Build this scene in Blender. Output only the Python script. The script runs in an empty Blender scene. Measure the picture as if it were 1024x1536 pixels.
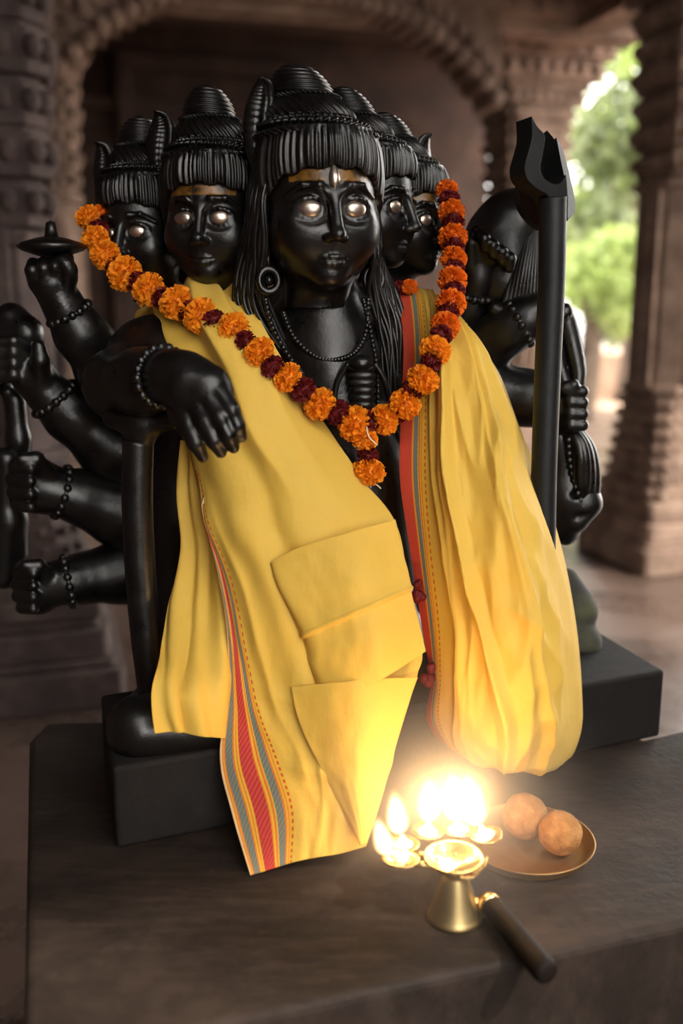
import bpy, bmesh, math, random
import numpy as np
from mathutils import Vector, Matrix, noise

random.seed(7)
rng = np.random.default_rng(7)
sc = bpy.context.scene
COL = sc.collection

# ------------------------------------------------------------------ camera
F = 1466.0
PITCH = math.atan((768 - 450) / F)
CP, SP = math.cos(PITCH), math.sin(PITCH)
CAMZ = 1.5
ZT = 0.653            # altar platform top


def ray(px, py):
    cx, cy = (px - 512) / F, -(py - 768) / F
    return np.array([cx, CP + cy * SP, -SP + cy * CP])


def P(px, py, Y):
    d = ray(px, py)
    s = Y / d[1]
    return np.array([d[0] * s, Y, CAMZ + d[2] * s])


def PZ(px, py, z):
    d = ray(px, py)
    s = (z - CAMZ) / d[2]
    return np.array([d[0] * s, d[1] * s, z])


def RW(px, py, Y, r):                      # pixel radius to metres at that point
    return r * (Y / ray(px, py)[1]) / F


cam_d = bpy.data.cameras.new('camera')
cam = bpy.data.objects.new('camera', cam_d)
COL.objects.link(cam)
cam.location = (0, 0, CAMZ)
cam.rotation_euler = (math.radians(90) - PITCH, 0, 0)
cam_d.sensor_fit = 'VERTICAL'
cam_d.sensor_height = 36.0
cam_d.lens = 36.0 * F / 1536.0
cam_d.clip_start = 0.05
cam_d.clip_end = 200
cam_d.dof.use_dof = True
cam_d.dof.focus_distance = 1.64
cam_d.dof.aperture_fstop = cam_d.lens / 1000 / 0.023
sc.camera = cam

# ------------------------------------------------------------------ materials


class NT:
    def __init__(self, name):
        self.m = bpy.data.materials.new(name)
        self.m.use_nodes = True
        self.t = self.m.node_tree
        self.t.nodes.clear()
        self.out = self.n('ShaderNodeOutputMaterial')

    def n(self, typ, **kw):
        nd = self.t.nodes.new(typ)
        for k, v in kw.items():
            if k.startswith('i_'):
                key = k[2:].replace('_', ' ')
                nd.inputs[key].default_value = v
            else:
                setattr(nd, k, v)
        return nd

    def l(self, a, b):
        self.t.links.new(a, b)

    def coord(self, which='Object', scale=(1, 1, 1)):
        tc = self.n('ShaderNodeTexCoord')
        mp = self.n('ShaderNodeMapping')
        mp.inputs['Scale'].default_value = scale
        self.l(tc.outputs[which], mp.inputs['Vector'])
        return mp.outputs['Vector']

    def noise(self, vec, scale, detail=6, rough=0.6, out='Fac'):
        nd = self.n('ShaderNodeTexNoise')
        nd.inputs['Scale'].default_value = scale
        nd.inputs['Detail'].default_value = detail
        nd.inputs['Roughness'].default_value = rough
        self.l(vec, nd.inputs['Vector'])
        return nd.outputs[out]

    def ramp(self, fac, stops, interp='LINEAR'):
        nd = self.n('ShaderNodeValToRGB')
        cr = nd.color_ramp
        cr.interpolation = interp
        while len(cr.elements) < len(stops):
            cr.elements.new(0.5)
        for e, (p, c) in zip(cr.elements, stops):
            e.position = p
            e.color = (*c, 1) if len(c) == 3 else c
        self.l(fac, nd.inputs['Fac'])
        return nd.outputs['Color']

    def math(self, op, a, b=None, c=None):
        nd = self.n('ShaderNodeMath', operation=op)
        for i, v in enumerate((a, b, c)):
            if v is None:
                continue
            if isinstance(v, (int, float)):
                nd.inputs[i].default_value = v
            else:
                self.l(v, nd.inputs[i])
        return nd.outputs[0]

    def mix(self, fac, a, b, blend='MIX'):
        nd = self.n('ShaderNodeMix', data_type='RGBA', blend_type=blend)
        for key, v in (('Factor', fac), ('A', a), ('B', b)):
            sock = [s for s in nd.inputs if s.name == key and (s.type == 'RGBA' or key == 'Factor' and s.type == 'VALUE')][0]
            if isinstance(v, (int, float)):
                sock.default_value = v
            elif isinstance(v, tuple):
                sock.default_value = (*v, 1)
            else:
                self.l(v, sock)
        return [s for s in nd.outputs if s.type == 'RGBA'][0]

    def bump(self, h, strength, dist=0.01, normal=None):
        nd = self.n('ShaderNodeBump')
        nd.inputs['Strength'].default_value = strength
        nd.inputs['Distance'].default_value = dist
        self.l(h, nd.inputs['Height'])
        if normal is not None:
            self.l(normal, nd.inputs['Normal'])
        return nd.outputs['Normal']

    def pbsdf(self, color, rough=0.5, metal=0.0, normal=None, spec=0.5, **kw):
        b = self.n('ShaderNodeBsdfPrincipled')
        for key, v in (('Base Color', color), ('Roughness', rough), ('Metallic', metal)):
            if isinstance(v, tuple):
                b.inputs[key].default_value = (*v, 1)
            elif isinstance(v, (int, float)):
                b.inputs[key].default_value = v
            else:
                self.l(v, b.inputs[key])
        b.inputs['Specular IOR Level'].default_value = spec
        for k, v in kw.items():
            b.inputs[k.replace('_', ' ')].default_value = v
        if normal is not None:
            self.l(normal, b.inputs['Normal'])
        return b

    def done(self, b):
        self.l(b.outputs[0], self.out.inputs['Surface'])
        return self.m


def simple(name, color, rough=0.5, metal=0.0, **kw):
    t = NT(name)
    return t.done(t.pbsdf(color, rough, metal, **kw))


def mat_black_stone(name, tilak=False, moss=False):
    t = NT(name)
    v = t.coord('Object')
    n1 = t.noise(v, 22, 8, 0.65)
    n2 = t.noise(v, 180, 4, 0.6)
    col = t.ramp(n1, [(0.3, (0.0022, 0.0021, 0.0024)), (0.6, (0.005, 0.0043, 0.0042)), (0.8, (0.013, 0.009, 0.0065))])
    if tilak:
        sep = t.n('ShaderNodeSeparateXYZ')
        t.l(v, sep.inputs[0])
        warp = t.math('MULTIPLY_ADD', t.noise(v, 30, 3), 0.012, -0.006)
        z = t.math('ADD', sep.outputs['Z'], warp)
        band = t.math('MULTIPLY',
                      t.math('SMOOTHSTEP' if False else 'GREATER_THAN', z, 0.033),
                      t.math('LESS_THAN', z, 0.051))
        front = t.math('LESS_THAN', sep.outputs['Y'], -0.055)
        side = t.math('LESS_THAN', t.math('ABSOLUTE', sep.outputs['X']), 0.066)
        f = t.math('MULTIPLY', t.math('MULTIPLY', band, front), side)
        patch = t.ramp(t.noise(v, 26, 4), [(0.38, (0.02, 0.02, 0.02)), (0.58, (1, 1, 1))])
        f = t.math('MULTIPLY', f, patch)
        col = t.mix(f, col, (0.17, 0.075, 0.010))
    if moss:
        m = t.ramp(t.noise(v, 9, 5), [(0.42, (0, 0, 0)), (0.62, (1, 1, 1))])
        col = t.mix(m, (0.03, 0.028, 0.024), (0.06, 0.065, 0.022))
    rough = t.ramp(n1, [(0.3, (0.24,) * 3), (0.7, (0.42,) * 3)])
    if moss:
        rough = 0.8
    nrm = t.bump(n2, 0.10, 0.004)
    nrm = t.bump(n1, 0.18, 0.006, nrm)
    return t.done(t.pbsdf(col, rough, 0, nrm, 0.5))


def mat_stone(name, c0, c1, c2, scale=6, rough=0.85, bump=0.5, spec=0.3):
    t = NT(name)
    v = t.coord('Object')
    n1 = t.noise(v, scale, 8, 0.65)
    n2 = t.noise(v, scale * 9, 6, 0.7)
    col = t.ramp(n1, [(0.3, c0), (0.52, c1), (0.75, c2)])
    col = t.mix(t.math('MULTIPLY', n2, 0.5), col, c0)
    h = t.math('MULTIPLY_ADD', n2, 0.5, n1)
    nrm = t.bump(h, bump, 0.02)
    return t.done(t.pbsdf(col, rough, 0, nrm, spec))


M_BLACK = mat_black_stone('black_stone')
M_FACE = mat_black_stone('black_stone_face', tilak=True)
M_MOSS = mat_black_stone('mossy_stone', moss=True)
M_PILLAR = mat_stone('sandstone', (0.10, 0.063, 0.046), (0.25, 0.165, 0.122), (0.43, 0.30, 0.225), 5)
M_PILLAR_DARK = mat_stone('dark_sandstone', (0.035, 0.026, 0.025), (0.085, 0.058, 0.052), (0.16, 0.11, 0.095), 6)  # darker tone of the pillar stone
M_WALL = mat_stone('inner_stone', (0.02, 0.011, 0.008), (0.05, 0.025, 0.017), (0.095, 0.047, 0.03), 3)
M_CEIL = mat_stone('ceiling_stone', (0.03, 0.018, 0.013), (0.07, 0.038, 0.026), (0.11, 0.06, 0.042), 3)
M_SILVER = simple('silver', (0.60, 0.50, 0.42), 0.36, 1.0)


def mat_floor():
    t = NT('floor_stone')
    v = t.coord('Object')
    br = t.n('ShaderNodeTexBrick')
    br.inputs['Scale'].default_value = 1.0
    br.inputs['Mortar Size'].default_value = 0.012
    br.inputs['Brick Width'].default_value = 0.9
    br.inputs['Row Height'].default_value = 0.6
    br.inputs['Color1'].default_value = (0.07, 0.046, 0.035, 1)
    br.inputs['Color2'].default_value = (0.10, 0.066, 0.052, 1)
    br.inputs['Mortar'].default_value = (0.025, 0.016, 0.013, 1)
    t.l(v, br.inputs['Vector'])
    n1 = t.noise(v, 2.5, 8, 0.65)
    col = t.mix(0.6, br.outputs['Color'], t.ramp(n1, [(0.3, (0.03, 0.018, 0.014)), (0.7, (0.15, 0.10, 0.08))]))
    rough = t.ramp(n1, [(0.3, (0.2,) * 3), (0.7, (0.42,) * 3)])
    return t.done(t.pbsdf(col, rough, 0, t.bump(n1, 0.3, 0.01), 0.5))


def mat_platform():
    t = NT('platform_stone')
    v = t.coord('Object')
    n1 = t.noise(v, 3.2, 9, 0.62)
    n2 = t.noise(v, 30, 8, 0.7)
    n3 = t.noise(t.coord('Object', (3, 14, 3)), 4, 6, 0.7)
    col = t.ramp(n1, [(0.28, (0.006, 0.0044, 0.0038)), (0.5, (0.019, 0.0130, 0.0106)), (0.74, (0.048, 0.033, 0.026))])
    col = t.mix(t.math('MULTIPLY', t.ramp(n3, [(0.45, (0, 0, 0)), (0.7, (1, 1, 1))]), 0.35), col, (0.060, 0.042, 0.034))
    col = t.mix(t.math('MULTIPLY', t.ramp(n2, [(0.45, (0, 0, 0)), (0.7, (1, 1, 1))]), 0.5), col, (0.013, 0.010, 0.009))
    rough = t.ramp(n1, [(0.3, (0.55,) * 3), (0.7, (0.8,) * 3)])
    nrm = t.bump(n2, 0.35, 0.006)
    nrm = t.bump(n1, 0.3, 0.02, nrm)
    return t.done(t.pbsdf(col, rough, 0, nrm, 0.16))


def mat_plinth():
    t = NT('plinth_stone')
    v = t.coord('Object')
    n1 = t.noise(v, 7, 8, 0.65)
    n2 = t.noise(v, 55, 6, 0.75)
    col = t.ramp(n1, [(0.3, (0.005, 0.0045, 0.0045)), (0.6, (0.011, 0.0095, 0.009)), (0.8, (0.026, 0.021, 0.019))])
    col = t.mix(t.ramp(n2, [(0.66, (0, 0, 0)), (0.76, (1, 1, 1))]), col, (0.07, 0.06, 0.055))
    return t.done(t.pbsdf(col, 0.75, 0, t.bump(n2, 0.4, 0.006), 0.22))


M_FLOOR = mat_floor()
M_PLATFORM = mat_platform()
M_PLINTH = mat_plinth()

CLOTH_Y = (0.80, 0.50, 0.045)


def mat_cloth(name, border=None, vmin=0.0):
    """yellow cotton; border = list of (u, colour) stops along u, dotted = u of the dotted line"""
    t = NT(name)
    tc = t.n('ShaderNodeTexCoord')
    uv = tc.outputs['UV']
    sep = t.n('ShaderNodeSeparateXYZ')
    t.l(uv, sep.inputs[0])
    obv = t.coord('Object')
    nz = t.noise(obv, 9, 4, 0.6)
    col = t.mix(nz, (0.79, 0.515, 0.075), (0.87, 0.61, 0.13))
    # weave: fine threads
    mp = t.n('ShaderNodeMapping')
    mp.inputs['Scale'].default_value = (160, 900, 1)
    t.l(uv, mp.inputs['Vector'])
    th = t.noise(mp.outputs['Vector'], 1.0, 2, 0.5)
    col = t.mix(t.math('MULTIPLY', th, 0.16), col, (0.60, 0.34, 0.02))
    if border:
        umax, stops, dot_u = border
        u01 = t.math('DIVIDE', sep.outputs['X'], umax)
        bc = t.ramp(u01, stops, 'CONSTANT')
        # woven diagonal flecks inside the border
        fl = t.math('SINE', t.math('MULTIPLY_ADD', sep.outputs['Y'], 700.0, t.math('MULTIPLY', u01, 90.0)))
        bc = t.mix(t.math('MULTIPLY', t.math('GREATER_THAN', fl, 0.2), 0.16), bc, (0.75, 0.45, 0.12))
        inb = t.math('LESS_THAN', u01, 1.0)
        if vmin:
            inb = t.math('MULTIPLY', inb, t.math('GREATER_THAN', sep.outputs['Y'], vmin))
        col = t.mix(inb, col, bc)
        d = t.math('LESS_THAN', t.math('ABSOLUTE', t.math('SUBTRACT', u01, dot_u)), 0.022)
        dv = t.math('GREATER_THAN', t.math('SINE', t.math('MULTIPLY', sep.outputs['Y'], 620.0)), -0.1)
        if vmin:
            d = t.math('MULTIPLY', d, t.math('GREATER_THAN', sep.outputs['Y'], vmin))
        col = t.mix(t.math('MULTIPLY', d, dv), col, (0.62, 0.10, 0.04))
    w1 = t.noise(t.coord('Object', (1, 1, 0.35)), 28, 5, 0.55)
    nrm = t.bump(w1, 0.26, 0.012)
    nrm = t.bump(th, 0.08, 0.001, nrm)
    b = t.pbsdf(col, 0.62, 0, nrm, 0.25)
    b.inputs['Sheen Weight'].default_value = 0.06
    b.inputs['Sheen Roughness'].default_value = 0.4
    tr = t.n('ShaderNodeBsdfTranslucent')
    t.l(col, tr.inputs['Color'])
    t.l(nrm, tr.inputs['Normal'])
    mx = t.n('ShaderNodeMixShader')
    mx.inputs[0].default_value = 0.3
    t.l(b.outputs[0], mx.inputs[1])
    t.l(tr.outputs[0], mx.inputs[2])
    return t.done(mx)


RED = (0.55, 0.035, 0.045)
ORG = (0.72, 0.20, 0.03)
TEAL = (0.155, 0.20, 0.185)
YEL = (0.80, 0.49, 0.04)
CREAM = (0.83, 0.62, 0.34)
LB = [(0.0, CREAM), (0.07, ORG), (0.10, YEL), (0.12, ORG), (0.15, TEAL), (0.29, ORG), (0.32, YEL), (0.35, ORG), (0.37, YEL),
      (0.40, RED), (0.60, ORG), (0.62, YEL), (0.65, ORG), (0.68, YEL), (0.70, TEAL), (0.82, ORG), (0.85, YEL), (0.88, ORG), (0.90, YEL)]
RB = [(0.0, (0.62, 0.05, 0.035)), (0.50, ORG), (0.53, YEL), (0.55, ORG), (0.57, TEAL), (0.70, YEL), (0.73, (0.55, 0.09, 0.03)), (0.76, YEL), (0.80, ORG), (0.83, YEL)]
M_CLOTH = mat_cloth('yellow_cotton')
M_CLOTH_L = mat_cloth('yellow_cotton_left_border', (0.25, LB, 0.965), 0.40)
M_CLOTH_R = mat_cloth('yellow_cotton_right_border', (0.20, RB, 0.95))


def mat_petal(name, c0, c1, trans=0.25):
    t = NT(name)
    v = t.coord('Object')
    col = t.mix(t.noise(v, 55, 3), c0, c1)
    b = t.pbsdf(col, 0.6, 0, None, 0.25)
    tr = t.n('ShaderNodeBsdfTranslucent')
    t.l(col, tr.inputs['Color'])
    mx = t.n('ShaderNodeMixShader')
    mx.inputs[0].default_value = trans
    t.l(b.outputs[0], mx.inputs[1])
    t.l(tr.outputs[0], mx.inputs[2])
    return t.done(mx)


M_MARI = mat_petal('marigold_petals', (0.82, 0.24, 0.008), (0.92, 0.36, 0.016))
M_MARI2 = mat_petal('marigold_petals_deep', (0.72, 0.13, 0.006), (0.85, 0.21, 0.01))
M_ROSE = mat_petal('dark_red_petals', (0.085, 0.005, 0.006), (0.17, 0.010, 0.010))
M_STRING = simple('white_string', (0.7, 0.62, 0.5), 0.8)
M_BRASS = None


def mat_brass(name, c, rough):
    t = NT(name)
    v = t.coord('Object')
    n = t.noise(v, 40, 5)
    col = t.mix(n, c, tuple(x * 0.72 for x in c))
    return t.done(t.pbsdf(col, t.ramp(n, [(0.3, (rough,) * 3), (0.7, (rough + 0.14,) * 3)]), 1.0, t.bump(n, 0.02, 0.002)))


M_BRASS = mat_brass('brass', (0.72, 0.50, 0.20), 0.22)
M_FOOT = mat_brass('dull_brass', (0.50, 0.37, 0.17), 0.36)
M_PLATE = mat_brass('aged_brass', (0.40, 0.24, 0.10), 0.42)
M_WOOD = mat_stone('dark_wood', (0.005, 0.0035, 0.003), (0.009, 0.006, 0.0045), (0.014, 0.009, 0.0065), 30, 0.6, 0.15, 0.1)
M_WICK = simple('cotton', (0.82, 0.76, 0.62), 0.9)


def mat_laddu():
    t = NT('laddu')
    v = t.coord('Object')
    n1 = t.noise(v, 60, 5, 0.7)
    n2 = t.noise(v, 260, 3, 0.7)
    col = t.ramp(n1, [(0.3, (0.17, 0.070, 0.020)), (0.52, (0.27, 0.125, 0.038)), (0.75, (0.40, 0.21, 0.075))])
    nrm = t.bump(n2, 0.9, 0.003)
    nrm = t.bump(n1, 0.4, 0.006, nrm)
    return t.done(t.pbsdf(col, 0.85, 0, nrm, 0.25))


M_LADDU = mat_laddu()


def mat_leaf(name, c0, c1):
    t = NT(name)
    v = t.coord('Object')
    col = t.mix(t.ramp(t.noise(v, 1.1, 4), [(0.35, (0, 0, 0)), (0.65, (1, 1, 1))]), c0, c1)
    b = t.pbsdf(col, 0.5, 0, None, 0.3)
    tr = t.n('ShaderNodeBsdfTranslucent')
    t.l(t.mix(0.35, col, (0.55, 0.75, 0.08)), tr.inputs['Color'])
    mx = t.n('ShaderNodeMixShader')
    mx.inputs[0].default_value = 0.45
    t.l(b.outputs[0], mx.inputs[1])
    t.l(tr.outputs[0], mx.inputs[2])
    return t.done(mx)


M_LEAF = mat_leaf('leaves', (0.08, 0.105, 0.065), (0.32, 0.35, 0.21))
M_LEAF2 = mat_leaf('young_leaves', (0.25, 0.32, 0.11), (0.42, 0.48, 0.22))
M_BARK = mat_stone('bark', (0.06, 0.04, 0.03), (0.12, 0.085, 0.06), (0.2, 0.15, 0.11), 9)
M_GROUND = mat_stone('sandy_ground', (0.24, 0.15, 0.10), (0.38, 0.26, 0.19), (0.5, 0.37, 0.28), 2)


# ------------------------------------------------------------------ mesh helpers
def link(name, me, mat=None, parent=None, smooth=True):
    o = bpy.data.objects.new(name, me)
    COL.objects.link(o)
    if mat is not None and not me.materials:
        me.materials.append(mat)
    if smooth:
        me.shade_smooth()
    if parent is not None:
        o.parent = parent
        o.matrix_parent_inverse = parent.matrix_basis.inverted()
    return o


def empty(name, loc):
    o = bpy.data.objects.new(name, None)
    o.empty_display_size = 0.05
    COL.objects.link(o)
    o.location = tuple(loc)
    return o


def tag(o, label=None, cat=None, group=None, kind=None):
    for k, v in (('label', label), ('category', cat), ('group', group), ('kind', kind)):
        if v:
            o[k] = v
    return o


def pyd(name, v, f):
    me = bpy.data.meshes.new(name)
    me.from_pydata([tuple(map(float, p)) for p in v], [], [tuple(map(int, q)) for q in f])
    me.validate()
    me.update()
    return me


class MB:
    """collects shapes into one mesh"""

    def __init__(self):
        self.v, self.f = [], []

    def add(self, v, f):
        b = len(self.v)
        self.v += [tuple(p) for p in v]
        self.f += [tuple(b + i for i in q) for q in f]

    def tube(self, pts, rad, seg=8, cap=True):
        pts = [Vector(p) for p in pts]
        n = len(pts)
        if not hasattr(rad, '__len__'):
            rad = [rad] * n
        prev = None
        v, f = [], []
        for i, p in enumerate(pts):
            d = (pts[min(i + 1, n - 1)] - pts[max(i - 1, 0)]).normalized()
            if prev is None:
                a = d.orthogonal().normalized()
            else:
                a = (prev - d * prev.dot(d)).normalized()
            prev = a
            b = d.cross(a)
            for k in range(seg):
                t = 2 * math.pi * k / seg
                v.append(p + (a * math.cos(t) + b * math.sin(t)) * rad[i])
        for i in range(n - 1):
            for k in range(seg):
                k2 = (k + 1) % seg
                f.append((i * seg + k, i * seg + k2, (i + 1) * seg + k2, (i + 1) * seg + k))
        if cap:
            f.append(tuple(range(seg))[::-1])
            f.append(tuple((n - 1) * seg + k for k in range(seg)))
        self.add(v, f)

    def ball(self, c, r, seg=10, rings=7, rot=None):
        if not hasattr(r, '__len__'):
            r = (r, r, r)
        v, f = [], []
        c = Vector(c)
        for i in range(rings + 1):
            ph = math.pi * i / rings
            for k in range(seg):
                t = 2 * math.pi * k / seg
                p = Vector((r[0] * math.sin(ph) * math.cos(t), r[1] * math.sin(ph) * math.sin(t), r[2] * math.cos(ph)))
                v.append(c + (rot @ p if rot else p))
        for i in range(rings):
            for k in range(seg):
                k2 = (k + 1) % seg
                f.append((i * seg + k, (i + 1) * seg + k, (i + 1) * seg + k2, i * seg + k2))
        self.add(v, f)

    def box(self, c, size, rz=0.0):
        cx, cy, cz = c
        sx, sy, sz = (s / 2 for s in size)
        cr, sr = math.cos(rz), math.sin(rz)
        v = []
        for z in (-sz, sz):
            for x, y in ((-sx, -sy), (sx, -sy), (sx, sy), (-sx, sy)):
                v.append((cx + x * cr - y * sr, cy + x * sr + y * cr, cz + z))
        self.add(v, [(3, 2, 1, 0), (4, 5, 6, 7), (0, 1, 5, 4), (1, 2, 6, 5), (2, 3, 7, 6), (3, 0, 4, 7)])

    def lathe(self, prof, seg=48, c=(0, 0, 0), fn=None):
        v, f = [], []
        n = len(prof)
        for r, z in prof:
            for k in range(seg):
                t = 2 * math.pi * k / seg
                rr = r * (fn(t, z) if fn else 1)
                v.append((c[0] + rr * math.cos(t), c[1] + rr * math.sin(t), c[2] + z))
        for i in range(n - 1):
            for k in range(seg):
                k2 = (k + 1) % seg
                f.append((i * seg + k, i * seg + k2, (i + 1) * seg + k2, (i + 1) * seg + k))
        self.add(v, f)

    def prism(self, poly, z0, z1):
        n = len(poly)
        v = [(x, y, z0) for x, y in poly] + [(x, y, z1) for x, y in poly]
        f = [tuple(range(n))[::-1], tuple(range(n, 2 * n))]
        f += [(i, (i + 1) % n, n + (i + 1) % n, n + i) for i in range(n)]
        self.add(v, f)

    def mesh(self, name):
        me = pyd(name, self.v, self.f)
        return me

    def build(self, name, mat, parent=None, smooth=True, bevel=0.0):
        o = link(name, self.mesh(name), mat, parent, smooth)
        if bevel:
            m = o.modifiers.new('bevel', 'BEVEL')
            m.width = bevel
            m.segments = 3
            m.limit_method = 'ANGLE'
            m.angle_limit = math.radians(35)
        return o


# ------------------------------------------------------------------ distance-field sculpting
class Vol:
    def __init__(self, lo, hi, h):
        self.lo, self.h = np.array(lo, float), h
        self.n = np.ceil((np.array(hi) - self.lo) / h).astype(int) + 1
        self.D = np.full(self.n, 1.0, np.float32)

    def sub(self, lo, hi, pad):
        a = np.clip(np.floor((np.array(lo) - pad - self.lo) / self.h).astype(int), 0, self.n)
        b = np.clip(np.ceil((np.array(hi) + pad - self.lo) / self.h).astype(int) + 1, 0, self.n)
        sl = tuple(slice(i, j) for i, j in zip(a, b))
        ax = [(self.lo[k] + self.h * np.arange(a[k], b[k])).astype(np.float32) for k in range(3)]
        return sl, ax[0][:, None, None], ax[1][None, :, None], ax[2][None, None, :]

    def _u(self, sl, d, k):
        a = self.D[sl]
        if k > 0:
            h = np.clip(k - np.abs(a - d), 0, None) / k
            self.D[sl] = np.minimum(a, d) - h * h * k * 0.25
        else:
            self.D[sl] = np.minimum(a, d)

    def _s(self, sl, d, k):
        a = self.D[sl]
        d = -d
        h = np.clip(k - np.abs(a - d), 0, None) / k
        self.D[sl] = np.maximum(a, d) + h * h * k * 0.25

    def ell(self, c, r, k=0.01, cut=False):
        c, r = np.array(c, float), np.array(r, float)
        sl, X, Y, Z = self.sub(c - r, c + r, k + 3 * self.h)
        if 0 in self.D[sl].shape:
            return
        x, y, z = X - c[0], Y - c[1], Z - c[2]
        k0 = np.sqrt((x / r[0])**2 + (y / r[1])**2 + (z / r[2])**2)
        k1 = np.sqrt((x / r[0]**2)**2 + (y / r[1]**2)**2 + (z / r[2]**2)**2)
        d = k0 * (k0 - 1) / np.maximum(k1, 1e-6)
        (self._s if cut else self._u)(sl, d, k)

    def cap(self, a, b, ra, rb=None, k=0.01, cut=False):
        rb = ra if rb is None else rb
        a, b = np.array(a, float), np.array(b, float)
        lo = np.minimum(a - ra, b - rb)
        hi = np.maximum(a + ra, b + rb)
        sl, X, Y, Z = self.sub(lo, hi, k + 3 * self.h)
        if 0 in self.D[sl].shape:
            return
        ab = b - a
        L = max(ab @ ab, 1e-9)
        t = np.clip(((X - a[0]) * ab[0] + (Y - a[1]) * ab[1] + (Z - a[2]) * ab[2]) / L, 0, 1)
        d = np.sqrt((X - a[0] - t * ab[0])**2 + (Y - a[1] - t * ab[1])**2 + (Z - a[2] - t * ab[2])**2) - (ra + (rb - ra) * t)
        (self._s if cut else self._u)(sl, d, k)

    def chain(self, pts, rads, k=0.01, cut=False):
        for i in range(len(pts) - 1):
            self.cap(pts[i], pts[i + 1], rads[i], rads[i + 1], k, cut)

    def mesh(self, name):
        D = self.D
        s = D < 0
        c = np.zeros(np.array(D.shape) - 1, np.int8)
        offs = [(i, j, k) for i in (0, 1) for j in (0, 1) for k in (0, 1)]
        nx, ny, nz = D.shape
        for i, j, k in offs:
            c += s[i:nx - 1 + i, j:ny - 1 + j, k:nz - 1 + k]
        m = (c > 0) & (c < 8)
        ii = np.argwhere(m)
        idx = np.full(m.shape, -1, np.int64)
        idx[m] = np.arange(len(ii))
        vals = {o: D[ii[:, 0] + o[0], ii[:, 1] + o[1], ii[:, 2] + o[2]] for o in offs}
        acc = np.zeros((len(ii), 3))
        cnt = np.zeros(len(ii))
        for a in offs:
            for ax in range(3):
                if a[ax] == 0:
                    b = list(a)
                    b[ax] = 1
                    b = tuple(b)
                    da, db = vals[a], vals[b]
                    cr = (da < 0) != (db < 0)
                    t = np.where(cr, da / np.where(cr, da - db, 1), 0)
                    p = np.tile(np.array(a, float), (len(ii), 1))
                    p[:, ax] += t
                    acc[cr] += p[cr]
                    cnt[cr] += 1
        v = self.lo + self.h * (ii + acc / np.maximum(cnt, 1)[:, None])
        faces = []
        for ax in range(3):
            o1, o2 = (ax + 1) % 3, (ax + 2) % 3
            sa = [slice(None)] * 3
            sb = [slice(None)] * 3
            sa[ax], sb[ax] = slice(0, -1), slice(1, None)
            cr = s[tuple(sa)] != s[tuple(sb)]
            flip = s[tuple(sa)]
            e = np.argwhere(cr)
            fl = flip[cr]
            ok = (e[:, o1] > 0) & (e[:, o2] > 0) & (e[:, o1] < D.shape[o1] - 1) & (e[:, o2] < D.shape[o2] - 1)
            e, fl = e[ok], fl[ok]
            q = []
            for d1, d2 in ((-1, -1), (0, -1), (0, 0), (-1, 0)):
                g = e.copy()
                g[:, o1] += d1
                g[:, o2] += d2
                q.append(idx[g[:, 0], g[:, 1], g[:, 2]])
            q = np.stack(q, 1)
            q[~fl] = q[~fl][:, ::-1]
            faces.append(q)
        f = np.concatenate(faces)
        me = bpy.data.meshes.new(name)
        me.vertices.add(len(v))
        me.vertices.foreach_set('co', v.astype(np.float32).ravel())
        me.loops.add(f.size)
        me.loops.foreach_set('vertex_index', f.astype(np.int32).ravel())
        me.polygons.add(len(f))
        me.polygons.foreach_set('loop_start', (np.arange(len(f)) * 4).astype(np.int32))
        me.update(calc_edges=True)
        me.validate()
        return me


def C(*pt):
    """pixel x, pixel y, depth, pixel radius -> (world point, radius)"""
    px, py, Y, r = pt
    return P(px, py, Y), RW(px, py, Y, r)


def sculpt(name, chains, mat, parent, h=0.004, ells=(), cuts=()):
    """chains: list of (list of (px,py,Y,r), blend); one continuous mesh"""
    prim = []
    for pts, k in chains:
        cs = [C(*p) for p in pts]
        prim.append((cs, k))
    lo = np.min([p - r for cs, _ in prim for p, r in cs] + [np.array(c) - np.array(r) for c, r, _ in ells], axis=0) - 0.02
    hi = np.max([p + r for cs, _ in prim for p, r in cs] + [np.array(c) + np.array(r) for c, r, _ in ells], axis=0) + 0.02
    V = Vol(lo, hi, h)
    for c, r, k in ells:
        V.ell(c, r, k)
    for cs, k in prim:
        if len(cs) == 1:
            V.ell(cs[0][0], (cs[0][1],) * 3, k)
        V.chain([p for p, _ in cs], [r for _, r in cs], k)
    for pts, k in cuts:
        cs = [C(*p) for p in pts]
        V.chain([p for p, _ in cs], [r for _, r in cs], k, True)
    return link(name, V.mesh(name), mat, parent)


def catmull(a, t):
    """a: array [n, ...], t in [0, n-1]"""
    n = len(a)
    i = np.clip(np.floor(t).astype(int), 0, n - 2)
    f = (t - i).reshape(-1, *([1] * (a.ndim - 1)))
    p0, p1, p2, p3 = a[np.clip(i - 1, 0, n - 1)], a[i], a[i + 1], a[np.clip(i + 2, 0, n - 1)]
    return 0.5 * ((2 * p1) + (-p0 + p2) * f + (2 * p0 - 5 * p1 + 4 * p2 - p3) * f * f + (-p0 + 3 * p1 - 3 * p2 + p3) * f**3)


def smooth_path(pts, n):
    a = np.array(pts, float)
    return catmull(a, np.linspace(0, len(a) - 1, n))


def nz(x, y, z=0.0):
    return noise.noise(Vector((x, y, z)))


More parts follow.
